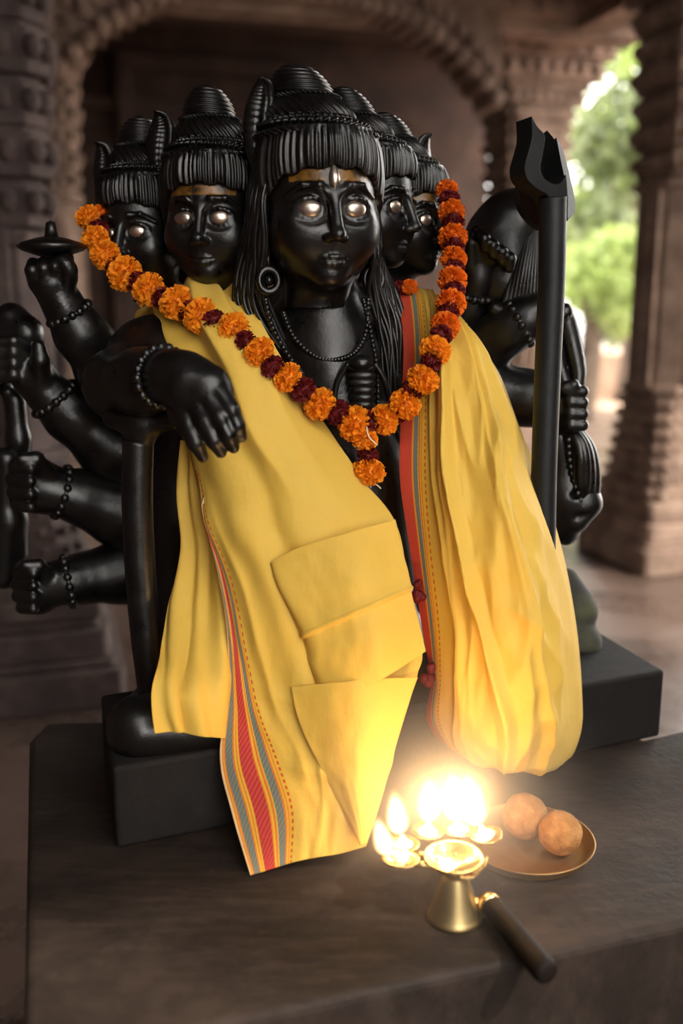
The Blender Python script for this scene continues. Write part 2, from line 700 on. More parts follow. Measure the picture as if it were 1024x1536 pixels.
def cloth(name, rows, mat, parent, nu=90, nv=200, fold=None, thick=0.0012):
    g = np.array([[P(*c) for c in r] for r in rows])          # R x C x 3
    R_, C_ = g.shape[:2]
    a = catmull(g, np.linspace(0, R_ - 1, nv))                   # nv x C x 3
    b = catmull(np.swapaxes(a, 0, 1), np.linspace(0, C_ - 1, nu))  # nu x nv x 3
    b = np.swapaxes(b, 0, 1)                                     # nv x nu x 3
    du = np.gradient(b, axis=1)
    dv = np.gradient(b, axis=0)
    nn = np.cross(du, dv)
    nn /= np.maximum(np.linalg.norm(nn, axis=2, keepdims=True), 1e-9)
    if nn[..., 1].mean() > 0:
        nn = -nn                                                 # towards the front
    if fold:
        U, V_ = np.meshgrid(np.linspace(0, 1, nu), np.linspace(0, 1, nv))
        d = np.array([[fold(U[i, j], V_[i, j]) for j in range(nu)] for i in range(nv)])
        b = b + nn * d[..., None]
    v = b.reshape(-1, 3)
    idx = np.arange(nu * nv).reshape(nv, nu)
    f = np.stack([idx[:-1, :-1], idx[1:, :-1], idx[1:, 1:], idx[:-1, 1:]], -1).reshape(-1, 4)
    me = pyd(name, v, f)
    uvl = me.uv_layers.new(name='UVMap')
    li = np.zeros(len(me.loops), np.int32)
    me.loops.foreach_get('vertex_index', li)
    uu = (li % nu) / (nu - 1)
    vv = (li // nu) / (nv - 1)
    uvl.data.foreach_set('uv', np.stack([uu, vv], 1).astype(np.float32).ravel())
    o = link(name, me, mat, parent)
    m = o.modifiers.new('thickness', 'SOLIDIFY')
    m.thickness = thick
    m.offset = 0
    return o


# ------------------------------------------------------------------ altar platform and plinth
platform_pts = [PZ(34, 1600, ZT), PZ(1250, 1338, ZT), PZ(1250, 1040, ZT), PZ(965, 1108, ZT), PZ(860, 1060, ZT), PZ(70, 1083, ZT), PZ(44, 1110, ZT)]
pf = MB()
pf.prism([(p[0], p[1]) for p in platform_pts], 0.0, ZT)
o = pf.build('altar_platform', M_PLATFORM, None, False, 0.012)
tag(o, 'low grey-brown stone altar platform that the dark statue and brass lamp stand on', 'platform')

A0, A1 = PZ(175, 1275, ZT), PZ(990, 1105, ZT)
fd = (A1 - A0)
fd = fd / np.linalg.norm(fd)
PH = 0.14
bd = PZ(154, 1040, ZT + PH) - PZ(172, 1150, ZT + PH)
DEP = 1.0
pl = MB()
poly = [A0, A1, A1 + bd * DEP, A0 + bd * DEP]
pl.prism([(p[0], p[1]) for p in poly], ZT, ZT + PH)
o = pl.build('statue_plinth', M_PLINTH, None, False, 0.008)
tag(o, 'rough black stone plinth block under the seated statue', 'plinth')
ZP = ZT + PH

# ------------------------------------------------------------------ the statue
statue = empty('statue', (0.0, 1.8, ZP))
tag(statue, 'black stone statue of a seated deity with five crowned heads and many arms', 'statue')

# torso and lap, one continuous body
body_chains = [
    ([(478, 430, 1.79, 56), (480, 500, 1.82, 74)], 0.04),
    ([(300, 530, 1.90, 62), (480, 520, 1.88, 80), (650, 530, 1.90, 60)], 0.05),
    ([(490, 560, 1.86, 120), (500, 700, 1.86, 112), (500, 820, 1.86, 130)], 0.06),
    ([(290, 560, 1.92, 62), (268, 760, 1.92, 62), (275, 960, 1.90, 66)], 0.05),
    ([(650, 560, 1.92, 56), (690, 700, 1.94, 58)], 0.05),
    ([(480, 980, 1.86, 150), (520, 1060, 1.80, 120)], 0.08),
    ([(250, 1080, 1.66, 66), (420, 1050, 1.72, 82), (620, 1020, 1.78, 85), (760, 960, 1.84, 80)], 0.06),
    ([(212, 1092, 1.475, 52), (330, 1085, 1.52, 52)], 0.02),
    ([(560, 900, 1.74, 60), (580, 1060, 1.70, 55)], 0.05),
]
body = sculpt('torso', body_chains, M_BLACK, statue, 0.0065)

kn = sculpt('folded_leg', [([(862, 900, 1.97, 26), (850, 870, 1.99, 18)], 0.02), ([(850, 960, 1.95, 40), (872, 962, 1.94, 30)], 0.015), ([(866, 918, 1.96, 30)], 0.012)], M_MOSS, statue, 0.005)
kn['label'] = 'mossy grey-green knee'

# ---- head, sculpted once
EZ = -0.010


def face_mesh():
    V = Vol((-0.125, -0.155, -0.165), (0.125, 0.135, 0.165), 0.0022)
    V.ell((0, 0.0, 0.01), (0.093, 0.108, 0.138), 0.02)
    V.ell((0, -0.022, -0.050), (0.083, 0.080, 0.080), 0.03)
    V.ell((0, -0.072, -0.113), (0.026, 0.022, 0.020), 0.03)
    for s in (-1, 1):
        V.ell((s * 0.047, -0.066, -0.044), (0.034, 0.031, 0.034), 0.03)
        V.ell((s * 0.038, -0.107, EZ), (0.030, 0.016, 0.021), 0.014, cut=True)
        V.ell((s * 0.038, -0.0845, EZ), (0.025, 0.014, 0.0185), 0.008)
        pts = [(s * (0.038 + 0.025 * math.cos(a)), -0.0955 + 0.010 * abs(math.cos(a))**2 - 0.003 * math.sin(a), EZ + 0.0165 * math.sin(a)) for a in np.linspace(0, math.pi, 9)]
        V.chain(pts, [0.0022, 0.003, 0.0036, 0.004, 0.004, 0.004, 0.0036, 0.003, 0.0022], 0.004)
        pts = [(s * (0.038 + 0.025 * math.cos(a)), -0.0955 + 0.010 * abs(math.cos(a))**2, EZ - 0.0150 * math.sin(a)) for a in np.linspace(0, math.pi, 9)]
        V.chain(pts, [0.002] + [0.0026] * 7 + [0.002], 0.004)
        V.chain([(s * 0.008, -0.1065, 0.012), (s * 0.025, -0.1085, 0.0255), (s * 0.050, -0.0985, 0.0265), (s * 0.074, -0.073, 0.010)], [0.0030, 0.0036, 0.0030, 0.0018], 0.009)
        V.ell((s * 0.0125, -0.114, -0.0555), (0.0080, 0.010, 0.0072), 0.006)
        # upper lip with a bow, full lower lip, small smile
        V.chain([(s * 0.0270, -0.0890, -0.0832), (s * 0.015, -0.0960, -0.0850), (s * 0.0050, -0.0998, -0.0836), (0, -0.0992, -0.0846)], [0.0010, 0.0026, 0.0034, 0.0032], 0.004)
        V.chain([(s * 0.0215, -0.0905, -0.0895), (s * 0.011, -0.0965, -0.0938), (0, -0.0985, -0.0950)], [0.0014, 0.0034, 0.0042], 0.005)
        V.ell((s * 0.0300, -0.0878, -0.0825), (0.0018, 0.002, 0.0018), 0.005, cut=True)
        V.ell((s * 0.090, 0.012, -0.012), (0.013, 0.020, 0.036), 0.008)
    V.cap((0, -0.103, 0.016), (0, -0.126, -0.050), 0.0066, 0.0105, 0.012)
    V.ell((0, -0.127, -0.0515), (0.0105, 0.0100, 0.0085), 0.008)
    for s in (-1, 1):
        V.chain([(s * 0.0270, -0.0902, -0.0852), (s * 0.013, -0.1000, -0.0888), (0, -0.1035, -0.0892)], [0.0006, 0.0009, 0.0009], 0.002, cut=True)
        V.ell((s * 0.006, -0.124, -0.0620), (0.0035, 0.005, 0.0035), 0.003, cut=True)
    V.cap((0, -0.107, -0.067), (0, -0.1055, -0.076), 0.0018, 0.0022, 0.005, cut=True)
    V.cap((0, 0.015, -0.09), (0, 0.03, -0.165), 0.052, 0.058, 0.03)
    return V.mesh('face')


def hair_mesh(zs=1.0, lean=0.62, side=0.13):
    v, f = [], []
    seg = 420

    def rows_to(rows):
        b = len(v)
        for r in rows:
            v.extend(r)
        for i in range(len(rows) - 1):
            for k in range(seg):
                k2 = (k + 1) % seg
                f.append((b + i * seg + k, b + i * seg + k2, b + (i + 1) * seg + k2, b + (i + 1) * seg + k))

    # fringe: combed strands with a scalloped lower edge
    rows = []
    th = [2 * math.pi * k / seg for k in range(seg)]
    nr = 16
    for i in range(nr + 2):
        row = []
        for t in th:
            a = abs((t + math.pi) % (2 * math.pi) - math.pi)
            zb = 0.054 - 0.022 * (a / 1.05)**2 if a < 1.05 else 0.032 - 0.155 * min((a - 1.05) / 1.2, 1)
            zb += 0.0035 * math.cos(15 * t)
            u = min(i / nr, 1.0)
            z = 0.118 + (zb - 0.118) * u
            w = math.sin(math.pi * min(u * 0.6 + 0.12, 1)) 
            rx, ry = 0.087 + 0.018 * w, 0.098 + 0.018 * w
            if a > 1.2:
                rx += 0.004
            rid = 0.0017 * math.sin(58 * t + 2.0 * math.sin(7 * t)) + 0.0020 * math.cos(15 * t)
            k = 1 + rid / 0.1 * min(1.0, u * 4)
            if i == nr + 1:
                k *= 0.88
                z += 0.004
            row.append((rx * k * math.sin(t), 0.004 - ry * k * math.cos(t), z))
        rows.append(row)
    rows_to(rows)
    # stacked crown: two rope bands, a slanted coil, a collar and a ribbed topknot
    prof = []
    def seg_(z0, z1, fn, n, kind):
        for i in range(n):
            t = i / (n - 1)
            prof.append((z0 + (z1 - z0) * t, fn(t), kind))
    arc = lambda base, bulge: (lambda t: base + bulge * math.sin(math.pi * t))
    seg_(0.104, 0.121, arc(0.091, 0.013), 14, 'rope')
    seg_(0.121, 0.136, arc(0.083, 0.012), 14, 'rope2')
    seg_(0.136, 0.143, arc(0.075, 0.003), 6, 'bead')
    seg_(0.143, 0.178, lambda t: 0.076 - 0.019 * t + 0.006 * math.sin(math.pi * t), 30, 'coil')
    seg_(0.178, 0.186, arc(0.055, 0.007), 10, 'rope')
    seg_(0.186, 0.245, lambda t: 0.0535 * math.sqrt(max(0.0, 1 - (t * 0.999)**2.2)) * (1 - 0.10 * t), 60, 'rib')
    rows = []
    for z, r, kind in prof:
        row = []
        yc = 0.004 + (z - 0.105) * lean
        for t in th:
            if kind == 'rope':
                d = 0.0026 * math.sin(42 * t + z * 620)
            elif kind == 'rope2':
                d = 0.0026 * math.sin(42 * t - z * 620)
            elif kind == 'bead':
                d = 0.003 * math.sin(44 * t)
            elif kind == 'coil':
                d = 0.0024 * math.sin(30 * t + z * 330)
            else:
                d = 0.0020 * math.sin(z * 2 * math.pi / 0.0078 + t) * (1 if r > 0.01 else 0.3) 
            rr = max(r + d, 0.0)
            row.append((rr * math.sin(t) - side * (z - 0.105), yc - rr * 1.04 * math.cos(t), 0.105 + (z - 0.105) * zs))
        rows.append(row)
    rows_to(rows)
    return pyd('hair', v, f)


def cobra_mesh(s):
    path = smooth_path([(s * 0.080, 0.05, 0.025), (s * 0.090, 0.035, 0.065), (s * 0.095, 0.03, 0.105), (s * 0.091, 0.028, 0.145),
                        (s * 0.086, 0.024, 0.175), (s * 0.086, 0.014, 0.195), (s * 0.092, 0.000, 0.202)], 120)
    wid = smooth_path([(0.009,), (0.018,), (0.027,), (0.031,), (0.026,), (0.017,), (0.004,)], 120)[:, 0]
    v, f = [], []
    seg = 28
    for i, (p, w) in enumerate(zip(path, wid)):
        d = path[min(i + 1, 119)] - path[max(i - 1, 0)]
        d = Vector(d).normalized()
        a = Vector((1, 0, 0))
        a = (a - d * a.dot(d)).normalized()
        b = d.cross(a)
        for k in range(seg):
            t = 2 * math.pi * k / seg
            lobe = math.cos(t) * s
            rid = 1 + 0.045 * math.sin(i * 1.05 + 2 * lobe) * (1 if lobe > -0.2 else 0.2)
            groove = 0.25 + 0.75 * min(1.0, abs(lobe + 0.25) / 0.35)
            v.append(Vector(p) + a * (w * math.cos(t) * 0.86) + b * (0.48 * w * math.sin(t) * rid * groove))
    for i in range(119):
        for k in range(seg):
            k2 = (k + 1) % seg
            f.append((i * seg + k, i * seg + k2, (i + 1) * seg + k2, (i + 1) * seg + k))
    f.append(tuple(range(seg))[::-1])
    f.append(tuple(119 * seg + k for k in range(seg)))
    return pyd('cobra', v, f)


FACE = face_mesh()
HAIR = hair_mesh()
HAIR_L = hair_mesh(1.12, 0.25, 0.16)
HAIR_R = hair_mesh(1.03, 0.40, 0.05)
COB = {-1: cobra_mesh(-1), 1: cobra_mesh(1)}
FACE.materials.append(M_FACE)
for me in (HAIR, HAIR_L, HAIR_R, COB[-1], COB[1]):
    me.materials.append(M_BLACK)
e = MB()
e.ball((0, 0, 0), (0.0195, 0.0095, 0.0140), 22, 16)
EYE = e.mesh('eye')
EYE.materials.append(M_SILVER)
e = MB()
e.lathe([(0.0005, 0.024), (0.004, 0.018), (0.0085, 0.004), (0.0095, -0.004), (0.0075, -0.013), (0.0005, -0.019)], 18)
TIL = e.mesh('forehead_mark')
TIL.materials.append(M_SILVER)


def torus_mb(mb, c, R, r, rot, seg=28, s2=10):
    v, f = [], []
    for i in range(seg):
        a = 2 * math.pi * i / seg
        for j in range(s2):
            b = 2 * math.pi * j / s2
            p = Vector(((R + r * math.cos(b)) * math.cos(a), (R + r * math.cos(b)) * math.sin(a) * 1.15, r * math.sin(b)))
            v.append(Vector(c) + rot @ p)
    for i in range(seg):
        for j in range(s2):
            i2, j2 = (i + 1) % seg, (j + 1) % s2
            f.append((i * s2 + j, i2 * s2 + j, i2 * s2 + j2, i * s2 + j2))
    mb.add(v, f)


def head(px, py, Y, yaw, scale, cobras, label, mark=False, roll=0.0, pitch=0.0, plain=False, hair=None):
    hair = hair or HAIR
    o = link('head', FACE, None, None)
    if plain:
        o.material_slots[0].link = 'OBJECT'
        o.material_slots[0].material = M_BLACK
    p = P(px, py, Y)
    o.matrix_basis = Matrix.Translation(p) @ Matrix.Rotation(math.radians(yaw), 4, 'Z') @ Matrix.Rotation(math.radians(roll), 4, 'Y') @ Matrix.Rotation(math.radians(pitch), 4, 'X') @ Matrix.Scale(scale, 4)
    o.parent = statue
    o.matrix_parent_inverse = statue.matrix_basis.inverted()
    o['label'] = label

    def child(name, me, m=Matrix()):
        c = bpy.data.objects.new(name, me)
        COL.objects.link(c)
        c.parent = o
        c.matrix_basis = m
        return c
    child('hair_crown', hair)
    hair.shade_smooth()
    for s in (-1, 1):
        c = child('eye', EYE, Matrix.Translation((s * 0.0382, -0.0945, EZ)) @ Matrix.Rotation(math.radians(s * 17), 4, 'Z'))
        c['label'] = 'silver eye'
    EYE.shade_smooth()
    for s in cobras:
        side_m = Matrix() if hair is HAIR else Matrix.Translation((s * (0.008 if hair is HAIR_L else 0.0), -0.01, 0.004)) @ Matrix.Diagonal((1.18, 1.1, 1.0, 1))
        child('cobra_hood', COB[s], side_m)
        COB[s].shade_smooth()
    if mark:
        c = child('forehead_mark', TIL, Matrix.Translation((0.0, -0.1065, 0.038)) @ Matrix.Rotation(math.radians(-14), 4, 'X'))
        c['label'] = 'silver drop mark'
        TIL.shade_smooth()
    return o


H3 = head(478, 312, 1.72, 15, 1.0, (-1,), 'largest middle head', True, roll=-1)
H2 = head(322, 325, 1.82, -9, 0.87, (-1,), 'head turned slightly left', roll=0, hair=HAIR_L)
H1 = head(219, 346, 1.90, -22, 0.80, (-1,), 'outer head at the disc side', plain=True, hair=HAIR_L, roll=-2)
H4 = head(548, 308, 1.86, 57, 0.83, (), 'head in three-quarter profile', plain=True, hair=HAIR_R)
H5 = head(603, 328, 1.93, 50, 0.78, (-1, 1), 'outer head at the trident side', hair=HAIR_R)

# ear rings of the middle head
for s in (-1, 1):
    mb = MB()
    rot = Matrix.Rotation(math.radians(90), 3, 'X')
    torus_mb(mb, (s * 0.092, -0.012, -0.118), 0.0165, 0.0062, rot)
    mb.ball((s * 0.092, -0.012, -0.118), 0.008)
    mb.tube([(s * 0.092, -0.004, -0.06), (s * 0.092, -0.01, -0.10)], 0.006)
    c = mb.build('earring', M_BLACK, None)
    c.parent = H3

# wavy locks of the middle head falling to the shoulders
def lock(paths_px, n, r, name='hair_lock'):
    mb = MB()
    L = [smooth_path([P(*q) for q in pth], 40) for pth in paths_px]
    for k in range(n):
        t = k / (n - 1)
        base = L[0] * (1 - t) + L[1] * t
        ph = random.random() * 6
        pts = []
        for i, p in enumerate(base):
            w = 0.0022 * math.sin(i * 0.45 + ph)
            pts.append((p[0] + w, p[1] - 0.012 * math.sin(math.pi * t) - 0.003 * math.sin(k * 2.1), p[2]))
        rad = [r * (0.75 + 0.5 * math.sin(math.pi * i / 39)) for i in range(40)]
        mb.tube(pts, rad, 7)
    c = mb.build(name, M_BLACK, None)
    c.parent = H3
    c.matrix_parent_inverse = (statue.matrix_basis @ H3.matrix_parent_inverse @ H3.matrix_basis).inverted()
    return c


bpy.context.view_layer.update()
lock([[(392, 225, 1.71), (372, 300, 1.72), (362, 380, 1.74), (350, 450, 1.74), (385, 520, 1.72)],
      [(412, 235, 1.68), (398, 300, 1.66), (398, 380, 1.68), (400, 450, 1.70), (440, 530, 1.72)]], 12, 0.0042)
lock([[(556, 300, 1.70), (560, 380, 1.70), (556, 440, 1.72), (572, 520, 1.73), (580, 600, 1.73)],
      [(566, 300, 1.76), (572, 380, 1.77), (592, 440, 1.78), (612, 500, 1.77), (605, 600, 1.75)]], 11, 0.0042)
bpy.context.view_layer.update()

# bead strings on the chest
def beads(name, path_px, n, r, parent=statue):
    mb = MB()
    pts = smooth_path([P(*q) for q in path_px], n)
    for p in pts:
        mb.ball(p, r, 10, 7)
    mb.tube(pts, r * 0.45, 6)
    return mb.build(name, M_BLACK, parent)


# chest plate carved in front of the torso so that the necklaces lie on it
chest = sculpt('chest', [([(480, 455, 1.775, 58), (490, 520, 1.775, 62), (505, 620, 1.78, 78)], 0.04),
                         ([(420, 520, 1.79, 52), (490, 560, 1.785, 60), (585, 520, 1.80, 46)], 0.05),
                         ([(530, 700, 1.79, 82), (560, 900, 1.80, 80)], 0.05)], M_BLACK, statue, 0.0055)
beads('necklace', [(425, 470, 1.695), (440, 505, 1.69), (470, 533, 1.69), (500, 540, 1.69), (530, 530, 1.69), (548, 500, 1.695), (552, 450, 1.70)], 40, 0.0052)
beads('necklace', [(398, 450, 1.69), (408, 490, 1.685), (430, 530, 1.68), (452, 560, 1.68)], 18, 0.0052)
beads('necklace', [(545, 450, 1.70), (556, 500, 1.695), (566, 560, 1.69), (566, 620, 1.69)], 26, 0.0045)
mb = MB()
for i in range(7):
    t = i / 6
    p = P(542 + 3 * t, 552 + 66 * t, 1.675)
    mb.ball(p, (0.026 - 0.006 * t, 0.014, 0.0105), 18, 10)
p = P(541, 545, 1.672)
mb.ball(p, (0.021, 0.018, 0.015), 16, 10)
for s in (-1, 1):
    mb.tube(smooth_path([P(542 + s * 20, 545, 1.675), P(542 + s * 38, 580, 1.68), P(542 + s * 44, 640, 1.685)], 20), 0.005, 8)
mb.build('chest_ornament', M_BLACK, statue)


# ---- arms
def bracelet(arm, a, b, r, n=16, br=6):
    """ring of beads between pixel points a and b (a wrist seen from the side), radius r px"""
    ca, ra = C(*a, r)
    cb, _ = C(*b, r)
    ax = Vector(cb - ca).normalized()
    u = ax.orthogonal().normalized()
    w = ax.cross(u)
    mb = MB()
    rr = br * ra / r * 1.15
    ra *= 1.06
    r *= 1.06
    for i in range(n):
        t = 2 * math.pi * i / n
        mb.ball(Vector(ca) + (u * math.cos(t) + w * math.sin(t)) * ra, rr, 9, 6)
    torus = [Vector(ca) + (u * math.cos(2 * math.pi * i / 32) + w * math.sin(2 * math.pi * i / 32)) * ra * 0.96 for i in range(33)]
    mb.tube(torus, rr * 0.7, 7, False)
    o = mb.build('bracelet', M_BLACK, None)
    o.parent = arm
    o.matrix_parent_inverse = (statue.matrix_basis @ arm.matrix_parent_inverse @ arm.matrix_basis).inverted()
    return o


def fist(cx, cy, Y, s, dirx, k=1.0, up=0.0):
    """closed hand seen from the front: palm block, four curled fingers stacked downwards on the dirx side, thumb across"""
    ch = [([(cx - dirx * 8 * s, cy - 12 * s, Y, 26 * s), (cx - dirx * 8 * s, cy + 14 * s, Y, 24 * s)], 0.02)]
    for i in range(4):
        y = cy - 26 * s + i * 17.5 * s
        L = (18, 22, 20, 14)[i] * s
        ch.append(([(cx - dirx * 6 * s, y, Y - 0.012 * s, 11 * s), (cx + dirx * L, y - 2 * s, Y - 0.022 * s, 10.5 * s), (cx + dirx * (L + 5 * s), y + 1, Y - 0.045 * s, 9.5 * s), (cx + dirx * 2 * s, y + 3 * s, Y - 0.056 * s, 8.5 * s)], 0.0025))
    ch.append(([(cx - dirx * 20 * s, cy - 18 * s, Y - 0.02 * s, 12 * s), (cx - dirx * 6 * s, cy - 36 * s, Y - 0.045 * s, 10.5 * s), (cx + dirx * 14 * s, cy - 36 * s, Y - 0.055 * s, 9 * s)], 0.004))
    return ch


# resting front arm with a drooping hand
A1c = [
    ([(300, 510, 1.86, 62), (225, 540, 1.76, 58), (185, 575, 1.66, 52)], 0.03),
    ([(178, 578, 1.64, 50), (215, 572, 1.56, 45), (258, 562, 1.48, 36)], 0.03),
    # back of the hand
    ([(262, 564, 1.475, 34), (285, 580, 1.46, 40), (300, 598, 1.452, 36)], 0.02),
    ([(282, 562, 1.465, 30), (316, 580, 1.445, 26), (330, 594, 1.438, 20)], 0.02),
    # knuckles and fingers
    ([(274, 604, 1.445, 17), (283, 636, 1.430, 15.5), (294, 664, 1.428, 13.5), (304, 685, 1.434, 9)], 0.004),
    ([(297, 606, 1.432, 17), (309, 634, 1.416, 15.5), (321, 660, 1.414, 13.5), (331, 678, 1.420, 9.5)], 0.004),
    ([(316, 600, 1.426, 16), (330, 626, 1.410, 14.5), (342, 652, 1.409, 13), (350, 671, 1.415, 9.5)], 0.004),
    ([(331, 590, 1.426, 15), (347, 615, 1.412, 13), (356, 638, 1.412, 11.5), (362, 655, 1.418, 9)], 0.004),
    ([(258, 588, 1.47, 18), (266, 620, 1.47, 14), (278, 646, 1.472, 11)], 0.008),
]
arm = sculpt('arm', A1c, M_BLACK, statue, 0.0034)
arm['label'] = 'resting arm with drooping hand'
bracelet(arm, (243, 565, 1.505), (285, 570, 1.45), 41, 20, 7)

# upper arm raising a disc
A2c = [([(215, 560, 1.92, 56), (172, 560, 1.86, 52), (120, 500, 1.80, 35), (98, 462, 1.78, 28)], 0.03),
       ([(95, 460, 1.78, 27), (78, 425, 1.77, 32)], 0.02)]
for i in range(4):
    x = 48 + i * 17
    y = 412 - 3 * i
    A2c.append(([(x + 6, y + 14, 1.755, 12), (x, y - 6, 1.74, 11), (x + 2, y - 16, 1.755, 10)], 0.003))
A2c.append(([(100, 430, 1.76, 14), (104, 405, 1.745, 12), (92, 392, 1.74, 10)], 0.005))
arm = sculpt('arm', A2c, M_BLACK, statue, 0.004)
arm['label'] = 'raised arm gripping the disc'
bracelet(arm, (104, 470, 1.785), (78, 425, 1.77), 30)
mb = MB()
c = P(78, 370, 1.77)
rr = RW(78, 370, 1.77, 52)
mb.lathe([(0.0005, -0.017), (rr * .4, -0.016), (rr * .85, -0.007), (rr, 0), (rr * .85, 0.007), (rr * .4, 0.015), (0.012, 0.017), (0.010, 0.03), (0.008, 0.04), (0.0005, 0.044)], 40, c)
mb.build('disc', M_BLACK, statue)

A3c = [([(235, 700, 1.94, 58), (170, 670, 1.90, 50), (105, 620, 1.86, 38), (72, 590, 1.84, 30)], 0.03),
       ([(70, 588, 1.84, 29), (48, 560, 1.83, 30), (38, 545, 1.83, 26)], 0.02),
       ([(62, 568, 1.81, 16), (60, 540, 1.79, 14), (58, 520, 1.79, 11)], 0.006)]
for i in range(4):
    y = 512 + i * 17
    A3c.append(([(40, y + 8, 1.81, 12), (20, y, 1.79, 11), (2, y + 2, 1.79, 10), (-4, y + 6, 1.81, 9)], 0.003))
arm = sculpt('arm', A3c, M_BLACK, statue, 0.0045)
bracelet(arm, (82, 598, 1.845), (48, 560, 1.83), 34)
sculpt('carved_drum', [([(18, 480, 1.87, 26), (40, 500, 1.86, 24), (10, 520, 1.86, 28), (-10, 560, 1.86, 30)], 0.012),
                       ([(22, 600, 1.87, 17), (28, 660, 1.87, 16), (30, 720, 1.87, 15)], 0.02)], M_BLACK, statue, 0.005)

A4c = [([(245, 790, 1.94, 62), (180, 765, 1.90, 52), (120, 745, 1.86, 38), (88, 738, 1.84, 31)], 0.03)] + fist(48, 728, 1.83, 1.1, -1)
A4c.append(([(90, 738, 1.84, 30), (62, 730, 1.83, 32)], 0.02))
arm = sculpt('arm', A4c, M_BLACK, statue, 0.0045)
bracelet(arm, (92, 738, 1.845), (62, 730, 1.83), 35)
sculpt('carved_noose', [([(10, 690, 1.85, 20), (12, 780, 1.86, 26), (6, 860, 1.87, 24)], 0.02), ([(26, 780, 1.86, 14), (30, 830, 1.87, 12)], 0.01)], M_BLACK, statue, 0.005)

A5c = [([(250, 850, 1.94, 52), (180, 858, 1.90, 44), (120, 868, 1.86, 34), (98, 872, 1.84, 30)], 0.03)] + fist(52, 884, 1.83, 1.0, -1)
A5c.append(([(98, 872, 1.84, 29), (66, 880, 1.83, 30)], 0.02))
arm = sculpt('arm', A5c, M_BLACK, statue, 0.0045)
bracelet(arm, (102, 872, 1.845), (66, 880, 1.83), 34)

# right side: hand on a shield, forearm with draped cloth, gripping hand
B0 = [([(700, 540, 1.97, 30), (706, 460, 1.93, 27), (716, 420, 1.91, 24), (722, 385, 1.90, 24)], 0.02)]
for i in range(4):
    B0.append(([(716 + i * 7, 372 + i * 6, 1.88, 12), (720 + i * 11, 352 + i * 9, 1.86, 10.5), (726 + i * 13, 358 + i * 10, 1.845, 9.5), (728 + i * 12, 372 + i * 10, 1.85, 8)], 0.003))
B0.append(([(708, 400, 1.89, 13), (706, 365, 1.87, 11), (714, 345, 1.87, 9)], 0.004))
arm = sculpt('arm', B0, M_BLACK, statue, 0.0042)
bracelet(arm, (708, 442, 1.92), (722, 385, 1.90), 28)
mbx = [([(752, 360, 1.95, 56), (752, 420, 1.95, 50), (770, 330, 1.95, 40), (800, 310, 1.95, 30)], 0.03), ([(748, 470, 1.96, 40)], 0.03)]
sculpt('carved_conch', mbx, M_BLACK, statue, 0.005)
mb = MB()
for i in range(9):
    t = i / 8
    mb.tube(smooth_path([P(790 + 16 * t, 335 + 10 * t, 1.90), P(772 + 34 * t, 400, 1.885 - 0.01 * math.sin(math.pi * t)), P(752 + 52 * t, 470, 1.885)], 24), [0.0085 * (0.5 + 0.7 * j / 23) for j in range(24)], 9)
mb.tube(smooth_path([P(738, 462, 1.88), P(780, 484, 1.865), P(812, 488, 1.87), P(846, 470, 1.88)], 24), 0.016, 10)
mb.ball(P(846, 468, 1.88), 0.017, 14, 9)
mb.build('carved_drapery', M_BLACK, statue)

B2 = [([(660, 580, 1.97, 46), (712, 535, 1.93, 42), (765, 492, 1.89, 34), (790, 476, 1.88, 28), (815, 462, 1.88, 24)], 0.03)]
arm = sculpt('arm', B2, M_BLACK, statue, 0.0045)
bracelet(arm, (778, 484, 1.885), (815, 462, 1.88), 34)

B3 = [([(690, 600, 1.96, 50), (745, 592, 1.92, 44), (800, 598, 1.90, 38), (835, 604, 1.88, 30)], 0.03),
      ([(838, 604, 1.88, 29), (850, 612, 1.87, 26)], 0.02)]
for i in range(4):
    y = 588 + i * 17
    B3.append(([(838, y + 2, 1.86, 12), (856, y - 2, 1.835, 10.5), (874, y - 1, 1.835, 9)], 0.003))
B3.append(([(836, 596, 1.86, 12), (846, 582, 1.835, 10), (860, 577, 1.83, 9)], 0.004))
arm = sculpt('arm', B3, M_BLACK, statue, 0.0042)
arm['label'] = 'arm gripping hanging hair'
# the hanging carved head with its hair
hang = [([(850, 690, 1.90, 34), (848, 740, 1.90, 42), (845, 775, 1.90, 34)], 0.03),
        ([(872, 720, 1.88, 16), (880, 755, 1.87, 20), (866, 780, 1.87, 16)], 0.015),
        ([(862, 735, 1.865, 9), (872, 760, 1.855, 10)], 0.01),
        ([(848, 800, 1.90, 18), (832, 792, 1.90, 24)], 0.015),
        ([(838, 655, 1.89, 20), (848, 690, 1.89, 26)], 0.02)]
sculpt('carved_trophy_head', hang, M_BLACK, statue, 0.0045,
       cuts=[([(872, 738, 1.845, 7), (862, 742, 1.845, 7)], 0.006), ([(884, 772, 1.84, 4), (866, 776, 1.845, 5)], 0.005)])
mb = MB()
for i in range(6):
    t = i / 5
    mb.tube(smooth_path([P(862 - 14 * t, 640, 1.86), P(884 - 26 * t, 672, 1.855 - 0.02 * math.sin(math.pi * t)), P(892 - 36 * t, 720, 1.86 - 0.02 * math.sin(math.pi * t)), P(888 - 36 * t, 765 - 10 * t, 1.87)], 24), [0.011 * (0.75 + 0.35 * math.sin(math.pi * j / 23)) for j in range(24)], 9)
for i in range(11):
    t = i / 10
    q = P(852 + 22 * t * t, 660 + 100 * t, 1.845)
    mb.ball(q, 0.0075, 10, 7)
mb.tube(smooth_path([P(846, 470, 1.90), P(856, 510, 1.90), P(866, 560, 1.89), P(862, 590, 1.88)], 20), [0.017, 0.018, 0.019, 0.02, 0.02, 0.02, 0.02, 0.02, 0.02, 0.019, 0.019, 0.018, 0.018, 0.017, 0.016, 0.016, 0.015, 0.014, 0.013, 0.012], 10)
mb.tube(smooth_path([P(832, 500, 1.89), P(840, 550, 1.88), P(848, 580, 1.87)], 20), 0.013, 10)
